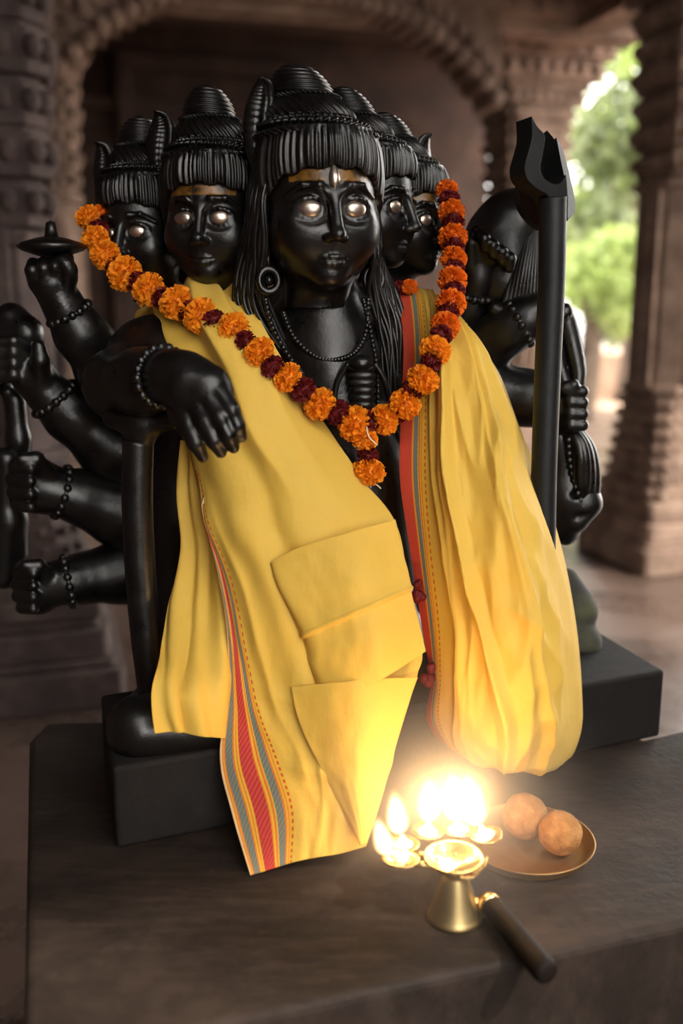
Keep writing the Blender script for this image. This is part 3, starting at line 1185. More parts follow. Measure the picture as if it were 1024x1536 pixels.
mb.build('carved_hair', M_BLACK, statue)


# ------------------------------------------------------------------ trident
M_TRI = mat_stone('trident_stone', (0.004, 0.0045, 0.005), (0.008, 0.009, 0.0095), (0.018, 0.019, 0.019), 14, 0.5, 0.12)


def blade(outline, Y0, shift, name, parent, bevel=0.003, slant=None):
    """closed outline (px,py) given real thickness along 'shift' (x, y, z metres)"""
    a = smooth_closed(outline)
    v0 = [P(x, y, Y0 + (slant(x) if slant else 0)) for x, y in a]
    v1 = [p + np.array(shift) for p in v0]
    n = len(a)
    f = [tuple(range(n)), tuple(range(2 * n - 1, n - 1, -1))] + [(i, n + i, n + (i + 1) % n, (i + 1) % n) for i in range(n)]
    o = link(name, pyd(name, v0 + v1, f), M_TRI, parent, False)
    m = o.modifiers.new('bevel', 'BEVEL')
    m.width = bevel
    m.segments = 2
    m.limit_method = 'ANGLE'
    m.angle_limit = math.radians(40)
    return o


def smooth_closed(pts, n=5):
    out = []
    m = len(pts)
    for i in range(m):
        p1 = pts[i]
        p2 = pts[(i + 1) % m]
        if len(p1) > 2 or len(p2) > 2:         # corner flagged
            out.append((p1[0], p1[1]))
            if len(p1) > 2 and len(p2) > 2:
                continue
        else:
            out.append((p1[0], p1[1]))
        p0, p3 = pts[(i - 1) % m], pts[(i + 2) % m]
        q0 = p1 if len(p1) > 2 else p0
        q3 = p2 if len(p2) > 2 else p3
        for k in range(1, n):
            t = k / n
            out.append(tuple(0.5 * ((2 * p1[j]) + (-q0[j] + p2[j]) * t + (2 * q0[j] - 5 * p1[j] + 4 * p2[j] - q3[j]) * t * t + (-q0[j] + 3 * p1[j] - 3 * p2[j] + q3[j]) * t**3) for j in (0, 1)))
    return out


tri = empty('trident', (float(P(812, 1000, 1.70)[0]), 1.70, ZP))
tag(tri, 'tall dark trident with three curved prongs standing beside the bulging yellow drape', 'trident')
# near prong whose face curves as a narrow band into the yoke
blade([(797, 174, 1), (806, 190), (817, 204), (814, 230), (810, 253), (816, 267), (828, 275), (840, 275), (849, 262, 1), (852, 300, 1), (851, 332, 1), (831, 336, 1), (831, 312), (822, 293), (806, 283), (791, 269), (787, 250), (793, 226), (798, 204)],
      1.605, (-0.016, 0.05, 0), 'near_prong', tri, 0.004, lambda x: 0.0005 * (x - 787))
blade([(796, 190, 1), (786, 225), (780, 262), (779, 298), (787, 320), (802, 336), (812, 343, 1), (836, 343, 1), (836, 305), (815, 286), (800, 262), (800, 220)], 1.628, (0.0, 0.045, 0), 'yoke', tri, 0.003, lambda x: 0.0018 * (836 - x))
blade([(820, 195, 1), (833, 212), (840, 237), (846, 266), (842, 280), (828, 284), (816, 268), (814, 245), (818, 218)], 1.665, (0.0, 0.035, 0), 'middle_prong', tri, 0.003, lambda x: 0.0016 * (846 - x))
blade([(834, 206, 1), (845, 228), (854, 262), (862, 300), (862, 320, 1), (852, 330, 1), (846, 300), (842, 250)], 1.70, (0.0, 0.03, 0), 'far_prong', tri, 0.003, lambda x: 0.002 * (x - 834))
mb = MB()
tp = smooth_path([(829, 296, 1.645), (827, 420, 1.645), (821, 560, 1.645), (815, 740, 1.645), (813, 1000, 1.645)], 50)
mb.tube([P(*q) for q in tp], [RW(q[0], q[1], q[2], 21 - 2.5 * k / 49) for k, q in enumerate(tp)], 28)
mb.build('shaft', M_TRI, tri)

# ------------------------------------------------------------------ crutch under the resting arm
cr = empty('arm_crutch', tuple(PZ(232, 1130, ZP)))
tag(cr, 'dark T-shaped arm rest post standing under the drooping hand', 'crutch')
top = sculpt('crosspiece', [([(170, 628, 1.60, 16), (215, 634, 1.58, 18), (262, 630, 1.56, 14)], 0.01), ([(212, 640, 1.585, 22), (208, 690, 1.585, 17)], 0.03)], M_BLACK, cr, 0.004)
mb = MB()
foot = P(238, 1060, 1.585)
mb.tube(smooth_path([P(207, 660, 1.585), P(206, 760, 1.585), P(212, 880, 1.585), P(222, 980, 1.585), P(236, 1085, 1.585)], 40),
        [0.026] * 40, 16)
mb.build('post', M_BLACK, cr)

# ------------------------------------------------------------------ shawl
shawl = empty('shawl', tuple(P(480, 1000, 1.5)))
tag(shawl, 'yellow cotton shawl with red striped borders draped over both shoulders', 'shawl')


def g1(x, c, w):
    return math.exp(-((x - c) / w)**2)


def fold_left(u, v):
    d = 0.0
    # drapery running from the shoulder down, dying out in the flat lower part
    top = max(0.0, 1 - v / 0.5)
    d += 0.012 * top * math.sin(2 * math.pi * (2.2 * u - 1.4 * v) + 0.6)
    d += 0.006 * top * math.sin(2 * math.pi * (4.3 * u - 2.5 * v) + 2.0)
    # long fold from the hand to the lower middle
    c = 0.40 + 0.55 * (v - 0.45)
    d += 0.012 * g1(u, c, 0.07) * g1(v, 0.52, 0.2)
    d -= 0.010 * g1(u, c + 0.13, 0.06) * g1(v, 0.52, 0.2)
    d += 0.0050 * (1 - abs(nz(u * 3.1 + 4, v * 5.0))) * min(1, v * 3) * 0.8
    # creases from being folded away
    for vc in (0.73, 0.86):
        d += 0.0045 * (1 - min(1, abs(v - vc - 0.03 * (u - 0.5)) / 0.02)) * min(1, max(0, (u - 0.25) * 6))
    d += 0.004 * math.sin(2 * math.pi * (1.5 * u + 0.4)) * max(0, v - 0.5)
    d += 0.0022 * nz(u * 11, v * 18, 3)
    # soft slanting pulls from the shoulder and from the hand
    for c0, sl, wd, a, vm, vw in ((0.30, 0.55, 0.05, 0.010, 0.22, 0.16), (0.58, 0.35, 0.045, 0.009, 0.25, 0.18), (0.80, 0.2, 0.04, 0.006, 0.30, 0.2), (0.34, 0.30, 0.05, 0.008, 0.62, 0.16), (0.55, -0.15, 0.05, 0.005, 0.80, 0.16)):
        x = (u - c0 - sl * (v - vm)) / wd
        d += a * math.exp(-abs(x) ** 1.3) * g1(v, vm, vw)
    return d


rowsL = [
    [(232, 470, 1.96), (262, 448, 1.95), (290, 436, 1.94), (322, 432, 1.93), (352, 436, 1.90)],
    [(206, 478, 1.88), (240, 452, 1.83), (285, 428, 1.80), (325, 424, 1.79), (354, 434, 1.78)],
    [(212, 512, 1.83), (248, 495, 1.74), (295, 480, 1.68), (345, 470, 1.66), (388, 490, 1.70)],
    [(262, 560, 1.74), (280, 560, 1.68), (330, 560, 1.61), (385, 555, 1.60), (436, 560, 1.66)],
    [(270, 640, 1.68), (290, 645, 1.62), (350, 648, 1.57), (415, 645, 1.565), (492, 640, 1.62)],
    [(300, 715, 1.60), (304, 720, 1.595), (385, 725, 1.545), (460, 725, 1.54), (545, 722, 1.585)],
    [(308, 775, 1.565), (316, 785, 1.555), (395, 795, 1.515), (480, 795, 1.51), (592, 785, 1.55)],
    [(328, 855, 1.535), (350, 870, 1.52), (420, 885, 1.49), (510, 890, 1.485), (612, 880, 1.53)],
    [(342, 950, 1.505), (370, 970, 1.49), (435, 985, 1.465), (520, 985, 1.46), (632, 975, 1.505)],
    [(340, 1045, 1.47), (390, 1065, 1.455), (450, 1070, 1.44), (530, 1060, 1.435), (622, 1020, 1.48)],
    [(331, 1140, 1.435), (416, 1135, 1.42), (470, 1135, 1.41), (525, 1130, 1.41), (598, 1100, 1.45)],
    [(350, 1225, 1.385), (440, 1212, 1.375), (480, 1210, 1.375), (520, 1205, 1.375), (574, 1190, 1.405)],
    [(376, 1314, 1.325), (438, 1294, 1.335), (475, 1286, 1.34), (512, 1280, 1.34), (549, 1270, 1.345)],
]
LD = cloth('left_drape', rowsL, M_CLOTH_L, shawl, 110, 260, fold_left)
LD['label'] = 'flat hanging drape with striped border'


def fold_tail(u, v):
    d = 0.012 * math.sin(2 * math.pi * (1.6 * u + 0.25 * v)) * (0.4 + 0.6 * v)
    d += 0.005 * math.sin(2 * math.pi * (4 * u - 0.8 * v))
    d += 0.004 * (1 - abs(nz(u * 3, v * 4, 7)))
    return d


rowsT = [
    [(274, 660, 1.66), (292, 662, 1.65), (312, 664, 1.64), (335, 668, 1.63)],
    [(271, 740, 1.65), (290, 740, 1.63), (318, 744, 1.615), (345, 748, 1.61)],
    [(274, 820, 1.63), (296, 822, 1.61), (328, 826, 1.59), (365, 830, 1.585)],
    [(256, 910, 1.58), (288, 912, 1.55), (330, 916, 1.55), (375, 920, 1.55)],
    [(248, 980, 1.50), (280, 984, 1.47), (325, 990, 1.49), (380, 996, 1.52)],
    [(238, 1030, 1.425), (270, 1042, 1.405), (318, 1052, 1.44), (372, 1058, 1.50)],
    [(242, 1096, 1.405), (276, 1101, 1.395), (316, 1104, 1.43), (365, 1106, 1.49)],
]
TL = cloth('hanging_tail', rowsT, M_CLOTH, shawl, 60, 120, fold_tail)


def fold_panel(u, v):
    d = 0.004 * nz(u * 2.2, v * 2.6, 5) + 0.0014 * nz(u * 9, v * 9, 1)
    # crease slanting across
    c = 0.53
    d += 0.007 * (1 - min(1, abs(v - c) / 0.02)) - 0.004 * (1 if v > c else 0) * g1(v, c, 0.2)
    d -= 0.016 * g1(u, 0.0, 0.06) * (1 - v)
    d += 0.006 * g1(u, 0.12, 0.1) * (1 - v)
    return d


rowsP = [
    [(400, 850, 1.495), (445, 823, 1.48), (520, 800, 1.475), (593, 779, 1.515)],
    [(412, 885, 1.475), (462, 868, 1.458), (535, 848, 1.452), (604, 826, 1.50)],
    [(446, 950, 1.455), (495, 928, 1.438), (556, 902, 1.435), (616, 876, 1.485)],
    [(464, 1000, 1.44), (512, 980, 1.422), (570, 955, 1.42), (627, 930, 1.472)],
    [(485, 1053, 1.43), (525, 1040, 1.412), (580, 1015, 1.412), (638, 977, 1.46)],
]
PN = cloth('folded_panel', rowsP, M_CLOTH, shawl, 80, 110, fold_panel)


def fold_low(u, v):
    return 0.003 * nz(u * 2.5, v * 3, 9) + 0.001 * nz(u * 9, v * 9, 2)


rowsW = [
    [(436, 1030, 1.439), (500, 1024, 1.413), (560, 1018, 1.417), (627, 1016, 1.461)],
    [(449, 1085, 1.418), (505, 1082, 1.395), (558, 1075, 1.398), (608, 1068, 1.433)],
    [(478, 1145, 1.395), (515, 1142, 1.378), (552, 1136, 1.379), (588, 1130, 1.405)],
    [(509, 1205, 1.368), (530, 1203, 1.355), (549, 1200, 1.355), (568, 1195, 1.371)],
    [(540, 1268, 1.328), (543, 1267, 1.325), (546, 1266, 1.325), (549, 1264, 1.328)],
]
LW = cloth('lower_fold', rowsW, M_CLOTH, shawl, 60, 90, fold_low)


def fold_right(u, v):
    w = min(1.0, max(0.0, (u - 0.16) * 4)) * min(1.0, (1 - u) * 4 + 0.15)
    d = 0.0
    amp = 0.35 + 0.9 * math.sin(math.pi * min(1, v * 0.95))
    warp = 0.10 * nz(v * 2.2, 3.3) + 0.04 * nz(v * 7, u * 3)
    uu = u + warp
    # long hanging folds with sharp crests
    for c, wd, a in ((0.26, 0.030, 0.016), (0.36, 0.045, 0.012), (0.47, 0.028, 0.018), (0.60, 0.05, 0.014), (0.72, 0.03, 0.015), (0.85, 0.04, 0.010)):
        x = abs(uu - c - 0.05 * math.sin(5 * v + c * 20)) / wd
        d += a * amp * max(0, 1 - x * 0.6) ** 1.6
    d += 0.011 * (1 - 2 * abs(nz(u * 5.0, v * 4.5, 11))) * w * min(1, v * 4)
    d += 0.006 * (1 - 2 * abs(nz(u * 10 + v * 3, v * 9, 4))) * w * min(1, v * 3)
    # gathered crumples at the bottom and a crumpled pocket on the right middle
    d += 0.010 * (1 - 2 * abs(nz(u * 8 + v * 5, v * 16, 2))) * w * max(0, v - 0.6) * 2.0
    d += 0.010 * (1 - 2 * abs(nz(u * 7 - v * 8, v * 10, 8))) * g1(u, 0.62, 0.2) * g1(v, 0.55, 0.18)
    return d * w * (1 - 0.92 * max(0.0, (v - 0.72) / 0.28))


rowsR = [
    [(590, 428, 1.86), (625, 432, 1.86), (640, 436, 1.86), (655, 446, 1.87), (672, 462, 1.88), (686, 490, 1.93)],
    [(597, 448, 1.80), (634, 448, 1.77), (645, 452, 1.76), (660, 462, 1.76), (680, 482, 1.78), (694, 506, 1.86)],
    [(605, 520, 1.72), (640, 520, 1.69), (662, 520, 1.665), (690, 522, 1.665), (715, 530, 1.70), (742, 550, 1.82)],
    [(601, 620, 1.665), (640, 620, 1.635), (672, 620, 1.605), (712, 620, 1.60), (748, 620, 1.63), (778, 640, 1.78)],
    [(600, 720, 1.63), (640, 720, 1.60), (680, 720, 1.56), (728, 720, 1.545), (774, 722, 1.575), (813, 730, 1.75)],
    [(615, 825, 1.61), (648, 828, 1.575), (695, 830, 1.53), (752, 830, 1.505), (805, 830, 1.54), (844, 832, 1.73)],
    [(632, 935, 1.60), (660, 938, 1.56), (710, 940, 1.51), (768, 940, 1.48), (825, 940, 1.52), (864, 942, 1.71)],
    [(646, 1020, 1.60), (662, 1020, 1.555), (712, 1030, 1.50), (770, 1035, 1.465), (830, 1035, 1.51), (872, 1040, 1.69)],
    [(640, 1075, 1.60), (660, 1082, 1.555), (712, 1100, 1.50), (770, 1108, 1.468), (830, 1100, 1.515), (871, 1095, 1.67)],
    [(660, 1112, 1.60), (682, 1126, 1.56), (722, 1143, 1.52), (770, 1150, 1.50), (822, 1152, 1.545), (856, 1135, 1.66)],
    [(680, 1112, 1.65), (700, 1126, 1.64), (730, 1138, 1.63), (770, 1143, 1.625), (812, 1143, 1.64), (842, 1128, 1.69)],
]
RD = cloth('right_drape', rowsR, M_CLOTH_R, shawl, 170, 300, fold_right)
RD['label'] = 'puffed bulging drape with red border'

# dark red knots in the right border
for px, py in ((628, 888), (642, 1012)):
    mb = MB()
    for i in range(9):
        q = P(px + random.uniform(-7, 7), py + random.uniform(-16, 16), 1.575)
        mb.ball(q, random.uniform(0.006, 0.010), 10, 7)
    o = mb.build('border_knot', M_ROSE, shawl)
    o['label'] = 'dark red knotted border'


# ------------------------------------------------------------------ garland
garland = empty('garland', tuple(P(540, 640, 1.55)))
tag(garland, 'garland of orange marigolds and dark red flowers hung across the chest of the statue', 'garland')


def flower_mesh(name, n, size, mat, seed, ruffle=0.35):
    r_ = random.Random(seed)
    mb = MB()
    mb.ball((0, 0, 0), (0.70, 0.70, 0.60), 14, 10)
    ga = math.pi * (3 - math.sqrt(5))
    for i in range(n):
        z = 1 - 2 * (i + 0.5) / n
        rad = math.sqrt(1 - z * z)
        t = ga * i
        d = Vector((rad * math.cos(t), rad * math.sin(t), z))
        d = (d + Vector((r_.uniform(-.12, .12), r_.uniform(-.12, .12), r_.uniform(-.12, .12)))).normalized()
        a = d.orthogonal().normalized()
        a = Matrix.Rotation(r_.uniform(0, 6.28), 3, d) @ a
        b = d.cross(a)
        w = size * r_.uniform(0.8, 1.2)
        L = r_.uniform(0.88, 1.08)
        v = []
        for iu in range(4):
            u = iu / 3
            for iv in range(3):
                s = (iv - 1)
                ww = w * (0.45 + 0.75 * u)
                rr = 0.55 + (L - 0.55) * u
                wob = ruffle * w * math.sin(3.0 * s + i) * u
                p = d * rr + a * (s * ww) + b * (wob + w * 0.55 * (u * u) + 0.25 * w * (1 - s * s) * u)
                v.append(Vector((p.x, p.y, p.z * 0.86)))
        f = [(iu * 3 + iv, iu * 3 + iv + 1, (iu + 1) * 3 + iv + 1, (iu + 1) * 3 + iv) for iu in range(3) for iv in range(2)]
        mb.add(v, f)
    me = mb.mesh(name)
    me.materials.append(mat)
    me.shade_smooth()
    return me


MG = [flower_mesh('marigold', 340, 0.108, M_MARI, s) for s in (1, 2, 3)] + [flower_mesh('marigold', 340, 0.108, M_MARI2, 4)]
RS = [flower_mesh('red_flower', 80, 0.22, M_ROSE, s, 0.5) for s in (5, 6)]

# (px, py, depth, px radius, kind); m marigold, r dark red flower
FL = [
    (131, 325, 1.83, 19, 'm'), (150, 322, 1.86, 16, 'd'), (147, 343, 1.83, 15, 'r'), (143, 358, 1.80, 21, 'm'), (158, 383, 1.785, 23, 'm'), (172, 398, 1.785, 14, 'r'),
    (187, 411, 1.76, 27, 'm'), (207, 422, 1.755, 16, 'r'), (223, 435, 1.735, 26, 'm'), (243, 447, 1.73, 17, 'r'), (265, 455, 1.70, 27, 'm'), (284, 467, 1.70, 17, 'r'),
    (301, 474, 1.665, 28, 'm'), (322, 482, 1.655, 19, 'r'), (350, 493, 1.635, 26, 'm'), (367, 514, 1.625, 18, 'r'), (389, 529, 1.605, 25, 'm'), (409, 551, 1.60, 19, 'r'),
    (430, 566, 1.595, 24, 'm'), (455, 584, 1.60, 20, 'r'), (480, 606, 1.60, 26, 'm'), (507, 619, 1.605, 20, 'r'), (531, 635, 1.605, 28, 'm'), (556, 632, 1.615, 17, 'r'),
    (577, 629, 1.61, 24, 'm'), (594, 616, 1.625, 18, 'r'), (608, 606, 1.60, 25, 'm'), (619, 584, 1.61, 18, 'r'), (634, 569, 1.595, 25, 'm'), (646, 543, 1.605, 17, 'r'),
    (652, 526, 1.61, 25, 'm'), (661, 503, 1.63, 17, 'r'), (667, 489, 1.645, 23, 'd'), (672, 469, 1.67, 16, 'r'), (676, 455, 1.68, 23, 'd'), (681, 436, 1.71, 16, 'r'),
    (678, 420, 1.72, 22, 'd'), (682, 403, 1.745, 15, 'r'), (680, 388, 1.755, 20, 'd'), (680, 372, 1.78, 16, 'r'), (679, 356, 1.79, 22, 'd'), (679, 336, 1.81, 17, 'r'),
    (677, 318, 1.82, 20, 'd'), (673, 300, 1.84, 16, 'r'), (670, 286, 1.86, 17, 'd'),
    (547, 659, 1.60, 20, 'm'), (551, 683, 1.605, 17, 'r'), (554, 708, 1.59, 24, 'm'), (545, 706, 1.60, 20, 'm'),
    (614, 430, 1.79, 13, 'd'), (598, 430, 1.80, 12, 'r'),
]
for i, (px, py, Y, r, k) in enumerate(FL):
    a = FL[max(i - 2, 0)] if 0 < i < 45 else (px, py - 1, Y)
    b = FL[min(i + 2, 44)] if i < 44 else (px, py + 1, Y)
    axis = Vector(P(b[0], b[1], b[2]) - P(a[0], a[1], a[2])).normalized()
    if k == 'r':
        me = RS[i % 2]
    else:
        me = MG[3] if k == 'd' else MG[i % 3]
    o = bpy.data.objects.new('red_flower' if k == 'r' else 'marigold', me)
    COL.objects.link(o)
    q = axis.to_track_quat('Z', 'Y').to_matrix().to_4x4()
    o.matrix_basis = Matrix.Translation(P(px, py, Y - (0.007 if k == 'r' else 0.0))) @ q @ Matrix.Rotation(random.uniform(0, 6.28), 4, 'Z') @ Matrix.Scale(RW(px, py, Y, r) * (1.02 if k == 'r' else 1.0), 4)
    o.parent = garland
    o.matrix_parent_inverse = garland.matrix_basis.inverted()
mb = MB()
mb.tube(smooth_path([P(x, y, Y) for x, y, Y, _, _ in FL[:45]], 220), 0.0012, 5)
mb.tube(smooth_path([P(545, 640, 1.60), P(550, 683, 1.605), P(553, 712, 1.595), P(556, 732, 1.59)], 20), 0.0012, 5)
mb.tube(smooth_path([P(558, 724, 1.585), P(566, 728, 1.58), P(571, 733, 1.58)], 10), 0.0011, 5)
mb.tube(smooth_path([P(550, 640, 1.575), P(553, 655, 1.57), P(566, 668, 1.57)], 10), 0.0011, 5)
o = mb.build('string', M_STRING, garland)
o['label'] = 'white thread'

# ------------------------------------------------------------------ brass lamp
def lampz(px, py, z):
    return PZ(px, py, z)


LB_ = PZ(681, 1376, ZT)                     # centre of the cone's foot
lamp = empty('oil_lamp', tuple(LB_))
tag(lamp, 'brass oil lamp with burning cotton wicks on a cone foot and dark wooden handle', 'lamp')
S = 0.00098 * 1.0
foot_r = RW(681, 1376, LB_[1], 41)
mb = MB()
Hc = 0.068
mb.lathe([(0.0005, 0.001), (foot_r * 0.9, 0.001), (foot_r, 0.0015), (foot_r * 1.0, 0.005), (foot_r * 0.94, 0.009), (foot_r * 0.90, 0.012), (foot_r * 0.78, 0.026), (foot_r * 0.65, 0.042),
          (foot_r * 0.54, 0.056), (foot_r * 0.47, 0.064), (foot_r * 0.42, Hc), (0.0005, Hc)], 56, LB_)
mb.build('cone_foot', M_FOOT, lamp)
zb = ZT + Hc + 0.002
BC = np.array([LB_[0] - 0.003, LB_[1], zb])
br = foot_r * 1.02
mb = MB()
mb.lathe([(0.0005, 0.0), (0.012, 0.0), (br * 0.55, 0.006), (br * 0.85, 0.014), (br, 0.022), (br * 1.05, 0.0235), (br * 1.04, 0.026), (br * 0.96, 0.0245), (br * 0.80, 0.017), (br * 0.5, 0.0095), (0.0005, 0.007)], 56, BC)
mb.build('bowl', M_BRASS, lamp)
# leaf-shaped spout plate in front
mb = MB()
out = [(650, 1303), (664, 1294), (690, 1296), (708, 1296), (722, 1288), (732, 1284), (728, 1298), (716, 1310), (711, 1316), (690, 1316), (668, 1310)]
zz = zb + 0.014
vv = [PZ(x, y, zz + (0.010 if x > 720 else 0.0)) for x, y in out]
n = len(vv)
v = vv + [p - np.array([0, 0, 0.003]) for p in vv]
mb.add(v, [tuple(range(n)), tuple(range(2 * n - 1, n - 1, -1))] + [(i, n + i, n + (i + 1) % n, (i + 1) % n) for i in range(n)])
mb.build('leaf_plate', M_BRASS, lamp, False, 0.001)

ZC = zb + 0.012                            # height of the small cups


def mat_flame():
    t = NT('flame')
    tc = t.n('ShaderNodeTexCoord')
    sep = t.n('ShaderNodeSeparateXYZ')
    t.l(tc.outputs['Object'], sep.inputs[0])
    # object space: unit ball, z from -1 to 1; the flame narrows upwards
    z = sep.outputs['Z']
    rad = t.math('SQRT', t.math('ADD', t.math('POWER', sep.outputs['X'], 2.0), t.math('POWER', sep.outputs['Y'], 2.0)))
    zz = t.math('ADD', z, 0.25)
    ell = t.math('SQRT', t.math('ADD', t.math('POWER', t.math('MULTIPLY', rad, t.math('MULTIPLY_ADD', z, 0.5, 1.25)), 2.0), t.math('POWER', t.math('MULTIPLY', zz, 0.85), 2.0)))
    fall = t.math('MAXIMUM', t.math('SUBTRACT', 1.0, ell), 0.0)
    core = t.math('POWER', fall, 2.2)
    col = t.ramp(fall, [(0.0, (1.0, 0.42, 0.10)), (0.35, (1.0, 0.62, 0.25)), (0.7, (1.0, 0.86, 0.6))])
    em = t.n('ShaderNodeEmission')
    t.l(col, em.inputs['Color'])
    t.l(t.math('MULTIPLY', core, FLAME_S), em.inputs['Strength'])
    t.l(em.outputs[0], t.out.inputs['Volume'])
    return t.m


FLAME_S = 1150.0
M_FLAME = mat_flame()
mb = MB()
mb.ball((0, 0, 0), 1.0, 20, 14)
FME = mb.mesh('flame')
FME.materials.append(M_FLAME)

# cup px, wick top px, flame centre px, flame half height px
CUPS = [
    ((604, 1298), (585, 1276), (571, 1249), 38, 0.14),
    ((604, 1275), (603, 1252), (594, 1213), 42, 0.22),
    ((641, 1256), (643, 1232), (643, 1193), 44, 0.65),
    ((687, 1252), (686, 1228), (681, 1188), 48, 1.0),
    ((727, 1262), (720, 1238), (705, 1192), 52, 1.15),
]
for (cx, cy), (wx, wy), (fx, fy), fh, watt in CUPS:
    c = PZ(cx, cy, ZC)
    cup = MB()
    cr_ = RW(cx, cy, c[1], 24)
    dirv = Vector((c[0] - BC[0], c[1] - BC[1], 0))
    ang = math.atan2(dirv.y, dirv.x)
    lip = lambda t, z: 1 + 0.28 * max(0.0, math.cos(t - ang))**6 * (1 if z > 0.004 else 0)
    cup.lathe([(0.0005, 0), (cr_ * 0.5, 0.001), (cr_ * 0.85, 0.006), (cr_, 0.010), (cr_ * 1.05, 0.0105), (cr_ * 0.97, 0.0118), (cr_ * 0.75, 0.0075), (cr_ * 0.4, 0.003), (0.0005, 0.0025)], 36, c, lip)
    mid = Vector(BC) + Vector((0, 0, 0.010))
    cup.tube([mid + dirv.normalized() * br * 0.6, Vector(c) + Vector((0, 0, 0.003)) - dirv.normalized() * cr_ * 0.5], 0.0045, 10)
    co = cup.build('petal_cup', M_BRASS, lamp)
    wb = c + np.array([0, 0, 0.008])
    wt = P(wx, wy, c[1])
    wm = MB()
    pth = smooth_path([wb, wb * 0.6 + wt * 0.4, wt], 14)
    wm.tube(pth, [cr_ * x for x in (0.62, 0.66, 0.62, 0.55, 0.5, 0.44, 0.38, 0.33, 0.28, 0.24, 0.2, 0.16, 0.12, 0.06)], 12)
    w_o = wm.build('wick', M_WICK, None)
    w_o.parent = co
    w_o['label'] = 'white cotton wick'
    fl = bpy.data.objects.new('flame', FME)
    COL.objects.link(fl)
    fc = P(fx, fy, c[1])
    hh = RW(fx, fy, c[1], fh) * 0.98
    axis = Vector(fc - wt)
    axis = (axis.normalized() * 0.6 + Vector((0, 0, 1)) * 0.4).normalized()
    fl.matrix_basis = Matrix.Translation(fc) @ axis.to_track_quat('Z', 'Y').to_matrix().to_4x4() @ Matrix.Diagonal((hh * 0.56, hh * 0.56, hh, 1))
    fl.parent = co
    fl['label'] = 'bright flame'
    ld = bpy.data.lights.new('flame_light', 'POINT')
    ld.energy = watt
    ld.color = (1.0, 0.56, 0.22)
    ld.shadow_soft_size = 0.012
    lo_ = bpy.data.objects.new('flame_light', ld)
    COL.objects.link(lo_)
    lo_.location = tuple(fc)

# handle
h0 = PZ(733, 1356, ZT + 0.022)
h1 = PZ(822, 1462, ZT + 0.018)
hd = MB()
hdir = Vector(h1 - h0)
rH = RW(780, 1410, float(h0[1]), 17.5)
pts = [Vector(h0) + hdir * t for t in (0, 0.02, 0.05, 0.3, 0.6, 0.85, 0.93, 0.98, 1.0)]
hd.tube(pts, [rH * x for x in (0.82, 0.95, 0.96, 0.98, 1.0, 1.04, 1.04, 0.95, 0.7)], 24)
ho = hd.build('handle', M_WOOD, lamp)
ho['label'] = 'dark wooden handle'
fe = MB()
pts = [Vector(h0) - hdir * 0.05, Vector(h0) - hdir * 0.01, Vector(h0) + hdir * 0.05]
fe.tube(pts, [rH * 0.9, rH * 1.02, rH * 1.03], 24)
conn = Vector((LB_[0] + 0.5 * foot_r, LB_[1], ZT + 0.024))
fe.tube([conn, Vector(h0) - hdir * 0.04], 0.006, 12)
o = fe.build('ferrule', M_BRASS, None)
o.parent = ho
o['label'] = 'brass ferrule'

# ------------------------------------------------------------------ offering plate and sweets
pc = PZ(790, 1262, ZT + 0.012)
prx = RW(790, 1262, pc[1], 100)
mb = MB()
mb.lathe([(0.0005, 0.0), (prx * 0.78, 0.0), (prx * 0.9, 0.004), (prx * 0.99, 0.019), (prx * 1.0, 0.0205), (prx * 0.985, 0.021), (prx * 0.97, 0.0195), (prx * 0.88, 0.0065), (prx * 0.77, 0.0025), (0.0005, 0.0025)], 72,
         (pc[0], pc[1], ZT))
plate = mb.build('plate', M_PLATE)
tag(plate, 'round shallow aged brass plate behind the burning lamp holding two round sweets', 'plate')


def laddu(px, py, r, Yb, label):
    o_r = r
    c = PZ(px, py, ZT + 0.0025 + o_r)
    mb = MB()
    mb.ball((0, 0, 0), o_r, 48, 32)
    me = mb.mesh('round_sweet')
    for v in me.vertices:
        d = v.co.normalized()
        v.co += d * o_r * (0.05 * noise.noise(d * 2.2 + Vector((px, 0, 0))) + 0.02 * noise.noise(d * 7) + 0.012 * noise.noise(d * 18))
    o = link('round_sweet', me, M_LADDU)
    o.location = tuple(c)
    return tag(o, label, 'sweet', 'round sweets on the brass plate')


laddu(840, 1249, 0.0335, 0, 'round orange-brown sweet in front on the plate near its rim')
laddu(787, 1224, 0.0360, 0, 'round orange-brown sweet behind, partly veiled by the glow of the flames')

# scattering volume added to imitate the bloom round the flames
t = NT('lamp_glow_haze')
tc = t.n('ShaderNodeTexCoord')
ln = t.n('ShaderNodeVectorMath', operation='LENGTH')
t.l(tc.outputs['Object'], ln.inputs[0])
fa = t.math('POWER', t.math('MAXIMUM', t.math('SUBTRACT', 1.0, ln.outputs['Value']), 0.0), 2.8)
vs = t.n('ShaderNodeVolumeScatter')
vs.inputs['Color'].default_value = (1, 0.95, 0.9, 1)
vs.inputs['Anisotropy'].default_value = 0.2
t.l(t.math('MULTIPLY', fa, 4.2), vs.inputs['Density'])
t.l(vs.outputs[0], t.out.inputs['Volume'])
mb = MB()
mb.ball((0, 0, 0), 1.0, 24, 16)
sm = link('lamp_glow_haze', mb.mesh('lamp_glow_haze'), t.m)
sm.location = tuple(P(655, 1195, 1.27))
sm.scale = (0.30, 0.24, 0.27)
tag(sm, 'faint warm haze added as a glow around the burning lamp flames', 'smoke', None, 'stuff')

# ------------------------------------------------------------------ temple hall
ROT = math.radians(17)
FDR = Vector((math.cos(ROT), math.sin(ROT), 0))
BDR = Vector((-math.sin(ROT), math.cos(ROT), 0))


def rect_hall(c, sx, sy):
    c = Vector((c[0], c[1], 0))
    return [(c + FDR * a * sx / 2 + BDR * b * sy / 2).to_2d() for a, b in ((-1, -1), (1, -1), (1, 1), (-1, 1))]


